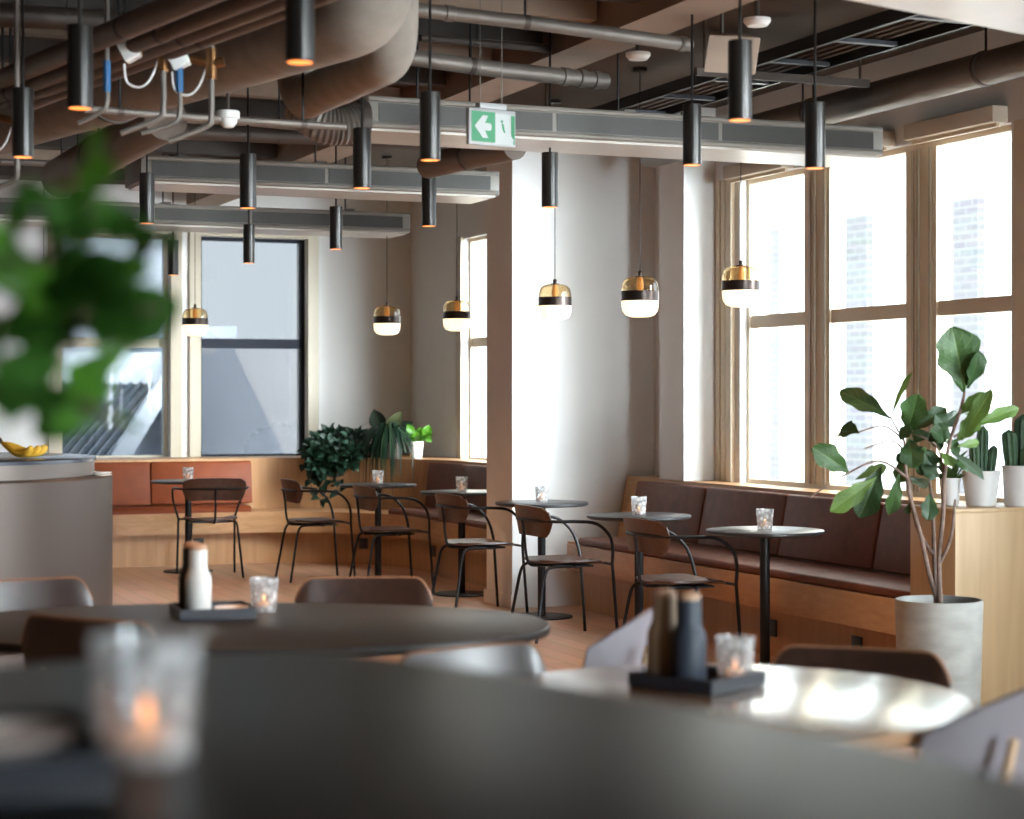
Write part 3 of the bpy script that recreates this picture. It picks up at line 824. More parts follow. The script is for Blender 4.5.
def mk_globe():
    r = thing('globe_pendant', '', 'lamp')
    H = .235
    MB().lathe([(0,0),(.05,.0),(.082,.012),(.098,.036),(.1025,.07),(.1025,.092)], 36).build('frosted_bowl', 'globe_glow', r)
    MB().lathe([(.1025,.088),(.1045,.088),(.1045,.142),(.1025,.142)], 36).build('metal_band', 'lamp_band', r)
    MB().lathe([(.1025,.142),(.102,.165),(.094,.195),(.078,.213),(.05,.222),(.016,.224)], 36).build('amber_dome', 'amber_glass', r)
    MB().lathe([(.0,.14),(.018,.15),(.021,.175),(.015,.205),(.012,.224)], 16).build('bulb', 'filament', r)
    MB().lathe([(.028,.221),(.028,.227),(.011,.229),(.011,.246),(.014,.249),(.006,.256),(0,.256)], 16).build('cap', 'lamp_band', r)
    MB().lathe([(.0028,.25),(.0028,ZC-1.915)], 6).build('cord', 'black_metal', r)
    MB().lathe([(.04,ZC-1.915-.02),(.04,ZC-1.915)], 20).build('ceiling_cap', 'lamp_black', r)
    return r
globe = Kind(mk_globe)
for px, yb, d, lab in ((741,307,10.6,'amber globe pendant in front of the big right window'), (640,317,10.75,'amber globe pendant at the right of the white pier'),
    (555,320,12.2,'amber globe pendant before the left half of the white pier'), (457,331,14.3,'amber globe pendant in front of the narrow far window'),
    (387,335,15.0,'amber globe pendant against the plain back wall above the plants'), (195,336,15.7,'amber globe pendant between the back windows'),
    (44,336,15.9,'amber globe pendant hidden behind the blurred leaves')):
    globe(P(px, d, HC+d*(HOR-yb)/FPX), 0, lab, 'amber globe pendants')

# ---------------------------------------------------------------- ceiling services
def beam(lab, x0, x1, y0, cut):
    r = thing('ceiling_chilled_beam', lab, 'ceiling beam', (0,0,0), 0, 'chilled beams under the ceiling')
    z0, z1 = 2.655, 2.815; y1 = y0+.48
    MB().box(x0, x1, y0, y1, z0+.012, z1).build('casing', 'beam_case', r, bevel=.006)
    m = MB(); n_ = cut; L_ = (x1-x0-.10)/n_
    for i in range(n_): m.box(x0+.05+L_*i+.012, x0+.05+L_*(i+1)-.012, y0-.004, y0, z0+.042, z1-.032)
    m.build('side_panel', 'beam_panel', r, smooth=0)
    MB().tube([(x0+.01,y0-.001,z1-.014),(x1-.01,y0-.001,z1-.014)], .013, 8).tube([(x0+.01,y0-.001,z0+.026),(x1-.01,y0-.001,z0+.026)], .013, 8).build('edge_rail', 'beam_case', r)
    MB().box(x0+.02, x1-.02, y0+.02, y1-.02, z0, z0+.012).build('underside_panel', 'beam_under', r, smooth=0)
    for fx in (.12, .5, .88):
        x = x0+(x1-x0)*fx
        MB().tube([(x,y0+.24,z1),(x,y0+.24,ZC)], .006, 6).build('hanger', 'black_metal', r)
        MB().box(x-.03,x+.03,y0+.10,y0+.38,z1,z1+.025).build('bracket', 'pipe_grey', r, smooth=0)
beam('nearest grey chilled beam, running behind the exit sign', 2.79, 5.6, 8.63, 3)
beam('second grey chilled beam, ending at the brown pier side', 2.27, 4.5, 11.23, 2)
beam('third grey chilled beam, in front of the back wall', 1.2, 4.88, 14.0, 3)

def pipe(name, lab, cat, pts, r, m, hang=(), grp=None, elbows=None, n=16, flange=()):
    o = thing(name, lab, cat, (0,0,0), 0, grp)
    pts = [Vector(p) for p in pts]
    MB().tube(pts, r, n).build('pipe_run', m, o)
    for t in hang:
        i = t*(len(pts)-1); a = pts[int(i)]; b_ = pts[min(int(i)+1, len(pts)-1)]; q = a.lerp(b_, i-int(i)); rr = r if not isinstance(r, list) else r[int(i)]
        MB().tube([(q.x,q.y,q.z+rr*.98),(q.x,q.y,ZC)], .006, 6).build('hanger', 'black_metal', o)
        dr = (b_-a).normalized()
        MB().tube([q-dr*.014, q+dr*.014], rr*1.06, n).build('clamp', 'pipe_dark', o)
    for t in flange:
        i = t*(len(pts)-1); a = pts[int(i)]; b_ = pts[min(int(i)+1, len(pts)-1)]; q = a.lerp(b_, i-int(i)); dr = (b_-a).normalized()
        MB().tube([q-dr*.022, q-dr*.018, q+dr*.018, q+dr*.022], [r, r*1.16, r*1.16, r], n).build('coupling', 'pipe_grey', o)
    return o
# big plaster-wrapped duct with upward bends
p0, p1 = Q(-60,142,10.9), Q(345,18,7.35)
dr = (p1-p0).normalized()
pts = [p0.lerp(p1, -1.3), p0.lerp(p1, -.6)]+[p0.lerp(p1, i/8) for i in range(9)]+cr([p1, p1+dr*.13+Vector((0,0,.02)), p1+dr*.20+Vector((0,0,.12)), p1+dr*.21+Vector((0,0,.44))], 5)[1:]
pts = [p if p.z < ZC else Vector((p.x,p.y,ZC)) for p in pts]
pipe('ceiling_duct', 'large grey plaster-wrapped duct bending up beside the top lamp', 'duct', pts, .155, 'duct_plaster', (.25,), n=28)
p0, p1 = Q(300,101,9.0), Q(382,62,7.8); dr = (p1-p0).normalized()
pts = cr([p0+Vector((-.03,.06,.30)), p0-dr*.02+Vector((0,0,.08)), p0+dr*.10], 4)+[p0.lerp(p1, i/5) for i in range(1,5)]+cr([p1, p1+dr*.10+Vector((0,0,.02)), p1+dr*.16+Vector((0,0,.12)), p1+dr*.16+Vector((0,0,.5))], 4)
pts = [p if p.z < ZC else Vector((p.x,p.y,ZC)) for p in pts]
pipe('ceiling_duct', 'smaller plaster-wrapped duct tucked under the large one', 'duct', pts, .095, 'duct_plaster', n=24)
p0, p1 = Q(60,178,10.9), Q(166,118,9.4)
pipe('ceiling_duct', 'grey duct stub with a pale end above the left window', 'duct', [p0, p0.lerp(p1,.5), p1], .11, 'duct_metal', (.4,), n=24)
b = thing('ceiling_flexible_duct', 'ribbed flexible hose feeding the nearest chilled beam', 'duct')
p = cr([Q(362,122,9.05), Q(340,126,9.0), Q(318,122,8.98), Q(300,104,9.02)], 12); 
MB().tube(p, [.085+.007*(i%2) for i in range(len(p))], 20).build('hose', 'pipe_grey', b, smooth=0)
MB().tube([p[0]+Vector((-.02,0,0)), p[0]+Vector((.02,0,0))], .098, 20).build('collar', 'pipe_dark', b)
for i, (a, b_) in enumerate((((-30,93,9.4),(225,-15,6.3)), ((-30,110,9.4),(285,-15,6.3)), ((-30,119.5,9.4),(322,-15,6.3)), ((-30,126,9.4),(352,-15,6.3)))):
    pipe('ceiling_pipe', ['topmost of the four parallel brown pipes at upper left','second from the top of the four parallel brown pipes','third from the top of the four parallel brown pipes','lowest of the four parallel brown pipes, above the big duct'][i],
         'pipe', [Q(*a).lerp(Q(*b_),-1.9), Q(*a), Q(*a).lerp(Q(*b_),.5), Q(*b_), Q(*a).lerp(Q(*b_),1.9)], [.045,.034,.032,.030][i], 'duct_metal', (.1,.34,.60,.85), 'parallel pipes at upper left')
pipe('ceiling_pipe', 'grey pipe crossing in front of the beige steel beam', 'pipe', [Q(385,6,7.95), Q(540,24,8.3), Q(690,45,8.78)], .030, 'pipe_grey', (.45,), flange=(.2,.97))
pipe('ceiling_pipe', 'grey pipe with couplings ending above the exit sign', 'pipe', [Q(400,56,9.1), Q(500,70,9.4), Q(606,81,9.75)], .040, 'pipe_grey', (.35,), flange=(.80,.88,.95))
pipe('ceiling_pipe', 'long dark pipe between the first and second beams', 'pipe', [Q(150,130,10.5), Q(360,139,11.2), Q(520,147,11.8)], .045, 'pipe_dark', (.3,))
pipe('ceiling_pipe', 'thin pale sprinkler pipe carrying the white sensor', 'pipe', [Q(84,109,7.9), Q(200,118,8.2), Q(345,127,8.6)], .016, 'pipe_grey', (.15,.85), n=10)
pipe('ceiling_pipe', 'second thin pale pipe just below the sprinkler pipe', 'pipe', [Q(110,113,9.5), Q(230,122,9.8), Q(330,131,10.1)], .013, 'pipe_grey', (.2,), n=10)
pipe('ceiling_pipe', 'short brown pipe end above the second beam near the exit sign', 'pipe', [Q(428,166,10.7), Q(515,146,9.9)], .07, 'duct_metal', (.5,))
pipe('ceiling_pipe', 'dark pipe at the far top left behind the lamps', 'pipe', [Q(-40,14,8.6), Q(170,24,9.0)], .05, 'pipe_dark', (.5,))
pipe('ceiling_pipe', 'thin pipe above the exit sign wires', 'pipe', [Q(420,38,9.4), Q(560,50,9.8)], .018, 'pipe_dark', (.4,), n=10)
pipe('ceiling_pipe', 'slim horizontal pipe under the grey duct stub', 'pipe', [Q(0,162,11.4), Q(150,166,11.9)], .02, 'pipe_grey', (.4,), n=10)
pipe('ceiling_pipe', 'long grey duct running along the top of the right windows', 'pipe', [(5.62,5.2,2.985), (5.62,8.0,2.985), (5.62,11.4,2.985)], .082, 'pipe_grey', (.46,.7,.92))
# white duct in the top right corner
p1, p2 = P(780, 6.15), P(1120, 7.35)
b = thing('ceiling_white_duct', 'white painted duct crossing the top right corner', 'duct', (p1.x,p1.y,2.70), atan2((p2-p1).y,(p2-p1).x))
Ld = (p2-p1).length
MB().box(0, Ld, -.46, .0, 0, .42).build('duct_case', 'white_duct', b, bevel=.03, seg=4)
MB().box(.3,.34,-.40,-.06,.42,ZC-2.70).box(Ld-.6,Ld-.56,-.40,-.06,.42,ZC-2.70).build('hanger', 'pipe_grey', b, smooth=0)
# structural beams
struct(MB().box(3.86, 4.14, -4.9, 17.1, 3.12, ZC), 'ceiling_beam_1', 'steel_beam', smooth=0)
for i, y in enumerate((6.35,6.85,7.35,7.85,8.35,9.0,9.7,10.4,11.2,12.0,13,14,15,16)):
    struct(MB().box(-6.9, 3.84, y, y+.09, 3.19, ZC), 'ceiling_rib_%d' % (i+1), 'rib_dark' if i % 2 else 'steel_beam', smooth=0)
# cable tray along the window side
b = thing('ceiling_cable_tray', 'dark ladder cable tray along the window side of the ceiling', 'cable tray')
x0 = 4.75; m = MB().box(x0, x0+.02, 5.8, 11.6, 3.05, 3.11).box(x0+.36, x0+.38, 5.8, 11.6, 3.05, 3.11); m.build('side_rail', 'black_metal', b, smooth=0)
m = MB()
for i in range(10): MB().box(x0+.02, x0+.36, 5.95+i*.6, 5.99+i*.6, 3.055, 3.075).build('rung', 'tray_black', b, smooth=0)
m = MB()
for k in range(5): m.tube(cr([(x0+.06+k*.06, 5.8, 3.087), (x0+.05+k*.063, 8, 3.09), (x0+.06+k*.058, 11.6, 3.087)], 4), .012, 6)
m.build('cable_bundle', 'pipe_dark', b)
for y in (6.6, 8.6, 10.6):
    MB().box(x0-.25, x0+.75, y, y+.03, 3.01, 3.05).build('support_arm', 'pipe_dark', b, smooth=0)
    MB().tube([(x0+.70,y+.015,3.05),(x0+.70,y+.015,ZC)], .008, 6).tube([(x0-.2,y+.015,3.05),(x0-.2,y+.015,ZC)], .008, 6).build('hanger', 'pipe_dark', b)
# light track / conduit box by the pipe end
b = thing('ceiling_junction_box', 'pale angled sheet-metal box at the end of the grey pipe', 'junction box', Q(722,58,9.0))
MB().prism([(-.13,-.09),(.16,-.05),(.16,.09),(-.02,.11)], -.06, .11, Matrix.Rotation(.3,4,'X')).build('housing', 'steel_beam', b, bevel=.006)
MB().tube([(0,0,.08),(0,0,ZC-b.location.z)], .01, 6).build('hanger', 'pipe_dark', b)
for k, (px, py, d, lab) in enumerate(((757,22,8.6,'pale flat smoke detector plate at the top right beside the big lamp'), (638,56,9.4,'round pale ceiling rose above the pier lamp wire'))):
    v = Q(px, py, d); b = thing('ceiling_detector', lab, 'detector', (v.x,v.y,v.z))
    MB().lathe([(.0,-.02),(.045,-.018),(.06,0),(.06,.015),(0,.02)], 24).build('detector_head', 'white_ceramic', b)
    MB().lathe([(.012,.018),(.012,ZC-v.z)], 8).build('hanger', 'pipe_dark', b)
# white motion sensor
v = Q(228,118,8.27); b = thing('ceiling_sensor', 'white domed sensor hanging under the sprinkler pipe', 'sensor', (v.x,v.y,v.z))
MB().lathe([(0,-.045),(.022,-.040),(.037,-.022),(.040,-.004),(.050,-.002),(.050,.026),(.044,.03),(0,.03)], 28).build('sensor_dome', 'white_ceramic', b)
MB().lathe([(.008,.03),(.008,ZC-v.z)], 8).build('hanger', 'pipe_dark', b)
# valves with white actuators
def valve(px, py, d, lab, flip):
    v = Q(px, py, d); b = thing('ceiling_valve', lab, 'valve', (v.x,v.y,v.z), -YAW, 'pipe valves with white actuators')
    M_ = Matrix.Translation((-.11,0,.03)) @ Matrix.Rotation(radians(-28),4,'Y')
    MB().box(-.036,.036,-.035,.035,-.048,.048, M_).build('actuator', 'white_ceramic', b, bevel=.008)
    MB().tube([(-.06,0,.02),(.02,0,.0)], .016, 10).tube([(.02,0,.06),(.02,0,-.06)], .022, 10).tube([(.02,0,0),(.07,0,.01)], .02, 10).build('brass_body', 'copper', b)
    MB().tube(cr([(.02,0,-.06),(.02,0,-.20),(.0,0,-.24),(-.14,-.02,-.30)], 5), .012, 8).tube([(.02,0,.06),(.02,0,ZC-v.z)], .012, 8).build('pipe_drop', 'pipe_grey', b)
    MB().tube(cr([(-.13,0,-.03),(-.12,0,-.10),(-.07,0,-.12),(-.03,0,-.09),(0,0,-.02)], 5), .005, 6).build('cable', 'white_ceramic', b)
    if flip: MB().tube(cr([(.08,0,.06),(.08,0,-.08),(.085,0,-.2),(.06,0,-.26),(-.06,-.02,-.30)], 4), .010, 8).build('pipe_drop', 'pipe_grey', b); MB().tube([(.08,0,-.03),(.083,0,-.14)], .015, 8).build('blue_sleeve', 'blue_tag', b)
valve(158, 56, 7.5, 'brass valve with white actuator and blue sleeved pipe at upper left', True)
valve(206, 64, 7.5, 'brass valve with white actuator near the white sensor', False)
valve(12, 122, 7.9, 'brass valve with white actuator at the far left edge', False)
v = Q(107, 66, 7.5); b = thing('ceiling_pipe_drop', 'thin pipe drop with blue sleeve between two lamps at upper left', 'pipe', (v.x,v.y,v.z), -YAW)
MB().tube(cr([(0,0,ZC-v.z),(0,0,-.02),(.0,0,-.14),(-.03,0,-.18),(-.11,0,-.22)], 5), .010, 8).build('pipe_run', 'pipe_grey', b)
MB().tube([(0,0,.02),(0,0,-.10)], .015, 8).build('blue_sleeve', 'blue_tag', b)

# ---------------------------------------------------------------- exit sign
v = Q(491, 127.5, 8.5)
b = thing('exit_sign', 'green and white exit sign with a left arrow, hung on wires', 'sign', (v.x,v.y,v.z), radians(12)); b.scale = (1.13,1,1.08)
MB().box(-.108,.108,-.012,.012,-.075,.072).build('sign_case', 'sign_white', b, bevel=.003)
MB().box(-.062,.062,-.02,.02,.072,.095).build('top_housing', 'sign_white', b, bevel=.003)
MB().box(-.097,.012,-.0135,-.012,-.062,.060).build('arrow_field', 'sign_green', b, smooth=0)
MB().box(.012,.102,-.0135,-.012,-.066,.056).build('door_field', 'sign_lit', b, smooth=0)
Mx = Matrix(((1,0,0,0),(0,0,1,-.0150),(0,1,0,0),(0,0,0,1)))
ar = [(-.083,0),(-.046,.044),(-.022,.044),(-.036,.014),(-.012,.014),(-.006,.008),(-.006,-.010),(-.012,-.016),(-.036,-.016),(-.022,-.046),(-.046,-.046)]
MB().prism(ar, 0, .001, Mx).build('arrow', 'sign_lit', b, smooth=0)
MB().prism([(.085,.052),(.102,.052),(.102,-.066),(.094,-.062),(.098,-.045),(.086,-.03)], 0, .001, Mx).build('door_edge', 'sign_green', b, smooth=0)
run = MB()
run.prism([(.042+.006*cos(a*pi/4), .026+.006*sin(a*pi/4)) for a in range(8)], 0, .001, Mx)
run.prism([(.040,.018),(.050,.016),(.054,-.006),(.046,-.006)], 0, .001, Mx)
run.prism([(.046,-.006),(.054,-.006),(.058,-.018),(.052,-.020)], 0, .001, Mx)
run.build('running_figure', 'sign_green', b, smooth=0)
MB().tube([(-.05,0,.09),(-.05,0,ZC-v.z)], .0022, 6).tube([(.05,0,.09),(.05,0,ZC-v.z)], .0022, 6).build('hanging_wire', 'pipe_grey', b)

# ---------------------------------------------------------------- plants
def potprof(rb, rt, h, th=.008, lip=0.):
    return [(0,0),(rb-.004,0),(rb,.004),(rt,h-.003),(rt-.002,h),(rt-th,h),(rt-th-.004,h-.03),(0,h-.03)]
# fiddle leaf fig
FD = 8.42
c = P(939, FD)
fig = thing('fiddle_leaf_fig', 'tall fiddle leaf fig in a concrete cylinder pot at the bench end', 'plant', (0,0,0))
MB().lathe([(0,0),(.165,0),(.172,.006),(.187,.535),(.186,.541),(.176,.541),(.172,.50),(0,.50)], 56, c).build('pot', 'concrete', fig)
MB().lathe([(.1735,.502),(.12,.508),(0,.512)], 40, c).build('soil', 'soil', fig)
def z6(x, y, dd=0.): return Q(800+x/2.732, 320+y/2.732, FD+dd)
st = MB()
def branch(pts, r0, r1):
    p = cr([z6(*q) for q in pts], 5); n_ = len(p)
    st.tube(p, [r0+(r1-r0)*i/(n_-1) for i in range(n_)], 8)
branch([(383,775,0),(380,650,0),(390,540,.02),(395,420,.02),(410,330,0),(440,240,0),(450,195,0)], .012, .006)
branch([(378,775,.02),(352,690,.0),(330,590,-.03),(300,480,-.05),(288,400,-.05),(285,330,-.05)], .012, .006)
branch([(372,775,.03),(366,640,.05),(362,500,.06),(350,430,.06)], .011, .006)
branch([(384,660,0),(412,595,-.02),(424,490,-.03)], .009, .005)
branch([(362,640,.03),(318,560,.03),(296,430,.03)], .010, .006)
branch([(292,430,-.05),(215,385,-.08),(120,425,-.1),(25,485,-.1)], .006, .003)
branch([(286,360,-.05),(250,330,-.08),(175,352,-.1)], .005, .003)
branch([(285,330,-.05),(230,290,-.06),(160,306,-.06)], .005, .003)
branch([(285,330,-.05),(255,280,-.06),(246,255,-.06)], .005, .003)
branch([(395,420,.02),(370,340,.02),(300,310,.0)], .005, .003)
branch([(440,240,0),(520,190,.04),(575,130,.05)], .004, .002)
branch([(420,320,0),(450,300,0),(475,288,.03)], .005, .003)
st.build('stem', 'bark', fig)
FL = [ # base, tip, half width (zoom px), material, tilt
 ((450,198),(418,20),68,1,.1),((462,190),(492,88),34,0,.7),((247,264),(108,190),34,0,.3),((246,262),(302,142),10,2,.9),
 ((292,312),(322,205),40,1,.2),((300,302),(402,240),24,0,.5),((160,306),(106,300),34,0,.2),((140,418),(38,348),38,1,.2),
 ((152,434),(238,398),18,2,.5),((222,400),(163,540),42,0,.2),((212,428),(86,522),30,2,.4),((272,420),(246,534),24,1,.5),
 ((300,425),(345,456),22,3,.4),((356,472),(350,546),27,0,.2),((300,320),(308,400),36,0,.2),((330,345),(362,412),36,0,.2),((290,372),(268,445),24,1,.4),
 ((428,332),(488,262),28,2,.3),((440,330),(522,192),26,2,.4),((470,290),(600,238),22,2,.4),((410,352),(504,432),18,3,.5),
 ((350,332),(405,292),30,0,.3),((430,345),(492,333),14,2,.3),((372,302),(432,252),22,3,.3),((345,345),(290,400),28,1,.3),((385,360),(420,400),20,2,.4),
 ((300,500),(292,530),10,0,.2),((400,330),(360,300),26,0,.4),((320,360),(262,385),20,0,.3),((425,262),(505,200),20,2,.4),((310,335),(345,300),30,0,.3),((350,370),(330,425),30,0,.3),((395,330),(440,360),26,0,.4),((340,310),(395,345),28,0,.5),((285,345),(318,385),30,1,.3),((405,300),(372,258),24,0,.4),((455,255),(520,262),24,2,.4),((330,395),(375,430),24,0,.3),((270,330),(300,290),18,0,.6),((420,385),(470,400),22,1,.5)]
fm = ['fig_dark','fig_mid','fig_light','fig_pale']
lf = MB()
for i, (b0, t0, hw, k, tl_) in enumerate(FL):
    dd = random.uniform(-.13, .10)
    a = z6(*b0, dd*.4); t = z6(*t0, dd+random.uniform(-.06,.06))
    lf.cur = k
    nn = -FW + RT*random.uniform(-1,1)*tl_ + Vector((0,0,random.uniform(-.1,1)*tl_+.15))
    lf.leaf(a, t, hw/2.732*FD/FPX, nn, curl=.06, fold=.10, wav=.11)
lf.build('foliage', fm, fig, smooth=0)
for p in fig.children[-1].data.polygons: p.use_smooth = True

# cactus pots on the oak cabinet
def cactus_pot(lab, loc, rb, rt, h, stems, name='potted_cactus'):
    r = thing(name, lab, 'plant', loc)
    MB().lathe(potprof(rb, rt, h), 36).build('pot', 'pot_white', r)
    MB().lathe([(rt-.010,h-.029),(0,h-.022)], 24).build('soil', 'soil', r)
    m = MB()
    for x, y, hh, rr, lean in stems:
        n_ = 10; ribs = 9; vs = []; fs = []; NK = ribs*2
        for i in range(n_+1):
            u = i/n_; rad = rr*(1-.25*(1-u)**3)*(sqrt(max(0,1-max(0,(u-.82)/.18)**2)) if u > .82 else 1)
            for k in range(NK):
                a = 2*pi*k/NK; q = rad*(1 if k % 2 else .82)
                vs.append((x+lean*u*hh+q*cos(a), y+q*sin(a), h-.03+u*hh))
        for i in range(n_):
            for k in range(NK): fs.append((i*NK+k, i*NK+(k+1)%NK, (i+1)*NK+(k+1)%NK, (i+1)*NK+k))
        m.add(vs, fs)
    m.build('cactus_stem', 'cactus', r)
    return r
v = P(981, 9.13); cactus_pot('white pot of upright cacti on the oak cabinet, left of the other pot', (v.x, v.y, .9055), .068, .090, .165, [(-.03,0,.16,.026,-.05),(.014,.01,.24,.029,.02),(.04,-.02,.15,.022,.12)])
v = P(1021, 9.10); cactus_pot('white pot of broad green cacti on the oak cabinet at the picture edge', (v.x, v.y, .9055), .076, .088, .19, [(-.05,0,.20,.036,-.1),(.015,.01,.27,.042,.02),(.065,-.02,.19,.034,.1),(-.01,-.055,.11,.034,0)])
v = P(950, 9.16); r = thing('potted_succulent', 'small white pot half hidden behind the fig leaves on the cabinet', 'plant', (v.x, v.y, .9055))
MB().lathe(potprof(.040,.050,.13), 32).build('pot', 'pot_white', r)
m = MB()
for k in range(16):
    a = random.random()*6.28; e = random.uniform(.3,1.2); d_ = Vector((cos(a)*cos(e), sin(a)*cos(e), sin(e)))
    m.leaf(Vector((0,0,.10))+d_*.02, Vector((0,0,.10))+d_*random.uniform(.10,.20), .022, Vector((0,0,1)), shape='oval')
m.build('foliage', 'fig_mid', r)

# trailing plants on the corner ledge
ZL = .8855
def rnd(a, b): return random.uniform(a, b)
def ledge_pt(px, off):     # point behind the curved back panel
    t = (px-512)/FPX; best = None
    for k in range(400):
        d = 14+k*.01; v = P(px, d)
        if v.x < AC[0]: o = v.y-(AC[1]+R0)
        elif v.y < AC[1]: o = v.x-(AC[0]+R0)
        else: o = (Vector((v.x-AC[0], v.y-AC[1]))).length-R0
        if o >= off: return v, d
    return v, d
def mk_pot(r, rb, rt, h, m): MB().lathe(potprof(rb, rt, h), 32).build('pot', m, r); MB().lathe([(rt-.010,h-.029),(0,h-.022)], 24).build('soil', 'soil', r)
def trailing(lab, px, name, spread, nst, seed, drop):
    random.seed(seed)
    v, d = ledge_pt(px, .70); r = thing(name, lab, 'plant', (v.x, v.y, ZL)); mk_pot(r, .10, .12, .17, 'pipe_dark')
    out = Vector((AC[0]-v.x, AC[1]-v.y, 0))
    if v.x < AC[0]: out = Vector((0,-1,0))
    out.normalize(); sd = out.cross(Vector((0,0,1)))
    vi = MB(); lf = MB()
    for k in range(nst):
        a = rnd(-1,1); reach = rnd(.05,.30); rise = rnd(-.04,.06); dr = rnd(0,1)**1.3*drop if k % 2 == 0 else 0
        p = [Vector((0,0,.15)), sd*a*spread*.6+out*.10+Vector((0,0,.17+rise))]
        over = .33+rnd(0,.06)
        if k % 2 == 0: p += [sd*a*spread*.9+out*(over-.06)+Vector((0,0,.12+rise*.4)), sd*(a*spread)+out*over+Vector((0,0,.0)), sd*(a*spread+rnd(-.05,.05))+out*(over+.02)+Vector((0,0,-dr-.02))]
        else: p += [sd*a*spread*1.0+out*rnd(-.1,.2)+Vector((0,0,.17+rise*.9)), sd*a*spread*1.15+out*rnd(-.05,.30)+Vector((0,0,.08+rise*.5))]
        c_ = cr(p, 7); vi.tube(c_, .003, 5)
        for i in range(3, len(c_), 2):
            q = c_[i]
            for _ in range(2):
                dv = (out*rnd(-.1,.9)+sd*rnd(-1,1)+Vector((0,0,rnd(-.8,.5)))).normalized()
                lf.cur = 1 if random.random() < .25 else 0
                if q.z < 0.03 and q.dot(out) < over-.1: continue
                lf.leaf(q, q+dv*rnd(.07,.115), rnd(.026,.040), out*.8+Vector((0,0,.8)), shape='heart', wav=.02)
    vi.build('stem', 'bark', r); lf.build('foliage', ['pothos','pothos_pale'], r)
trailing('dark trailing pothos spilling over the bench ledge beside the dark window', 337, 'trailing_plant', .17, 40, 3, .55)
trailing('dark leafy plant on the ledge between the pothos and the rubber plant', 360, 'trailing_plant', .12, 16, 5, .02)
random.seed(9)
v, d = ledge_pt(384, .80); r = thing('rubber_plant', 'rubber plant with big near-black leaves on the bench ledge', 'plant', (v.x, v.y, ZL)); mk_pot(r, .10, .12, .18, 'pipe_dark')
def zr(x, y, dd=0): return Q(290+x/6.4, 400+y/6.4, d+dd)-Vector((v.x,v.y,ZL))
m = MB(); 
for q in ((560,175),(640,160),(700,190)): m.tube([Vector((0,0,.15)), zr(620,260), zr(*q)], .006, 6)
m.build('stem', 'bark', r)
m = MB()
for b0, t0, hw, k in (((590,200),(535,62),46,0),((612,220),(712,76),40,1),((660,220),(786,140),34,0),((600,215),(500,190),34,0),((620,240),(560,160),30,0),((650,250),(740,215),30,0),((600,260),(510,280),34,0),((640,270),(720,300),30,0)):
    m.cur = k; m.leaf(zr(*b0), zr(*t0, rnd(-.08,.03)), hw*1.2/6.4*d/FPX, -FW+Vector((0,0,rnd(-.1,.4)))+RT*rnd(-.3,.3), shape='oval', wav=.02, curl=.05)
m.build('foliage', ['rubber','rubber_olive'], r)
v, d = ledge_pt(390, .60); r = thing('spider_plant', 'spider plant with long arching striped leaves hanging over the ledge', 'plant', (v.x, v.y, ZL)); mk_pot(r, .08, .095, .14, 'pipe_dark')
out = Vector((AC[0]-v.x, AC[1]-v.y, 0)).normalized(); sd = out.cross(Vector((0,0,1)))
m = MB()
for k in range(80):
    a = rnd(-1.3,1.3); dv = out*cos(a)+sd*sin(a); ln = rnd(.16,.30)
    over = max(.02, cos(a)); dn = rnd(.0,.42) if over*ln > .13 else rnd(-.02,.1)
    ln2 = ln if dn < .1 else max(ln, .19/over)
    c_ = cr([Vector((0,0,.12)), dv*ln2*.45+Vector((0,0,.24+rnd(0,.08))), dv*ln2+Vector((0,0,.12)), dv*(ln2+.03)+Vector((0,0,.10-dn))], 5)
    w_ = rnd(.006,.011); sd2 = dv.cross(Vector((0,0,1))); vs=[]; uv=[]
    for i, q in enumerate(c_):
        ww = w_*(1-(i/(len(c_)-1))**3)+.001
        vs += [q-sd2*ww, q+Vector((0,0,-.002)), q+sd2*ww]; uv += [(i/len(c_),0),(i/len(c_),.5),(i/len(c_),1)]
    fs = []
    for i in range(len(c_)-1): fs += [(i*3,i*3+1,i*3+4,i*3+3),(i*3+1,i*3+2,i*3+5,i*3+4)]
    m.cur = k % 3 != 0
    m.add(vs, fs, uv)
m.build('foliage', ['spider','pothos'], r)
v, d = ledge_pt(416, .70); r = thing('potted_herb', 'bright lime green plant in a small white pot on the ledge', 'plant', (v.x, v.y, ZL))
MB().lathe(potprof(.050,.066,.145), 32).build('pot', 'white_ceramic', r); MB().lathe([(.055,.117),(0,.12)], 24).build('soil', 'soil', r)
m = MB(); s_ = MB()
for k in range(17):
    a = rnd(0,6.28); e = rnd(.15,1.2); d_ = Vector((cos(a)*cos(e), sin(a)*cos(e), sin(e))); q = Vector((0,0,.13))+d_*rnd(.03,.10)
    s_.tube([(0,0,.115), q], .002, 5); m.leaf(q, q+d_*rnd(.05,.09), rnd(.028,.042), Vector((0,0,1))-FW*.8, shape='heart')
q = RT*.085+Vector((0,0,.20)); s_.tube([(0,0,.115), q], .002, 5)
m.leaf(q, q+RT*.03+Vector((0,0,.09)), .05, -FW, shape='heart'); m.leaf(q, q+RT*.05+Vector((0,0,-.06)), .035, -FW, shape='heart')
s_.build('stem', 'lime', r); m.build('foliage', 'lime', r)

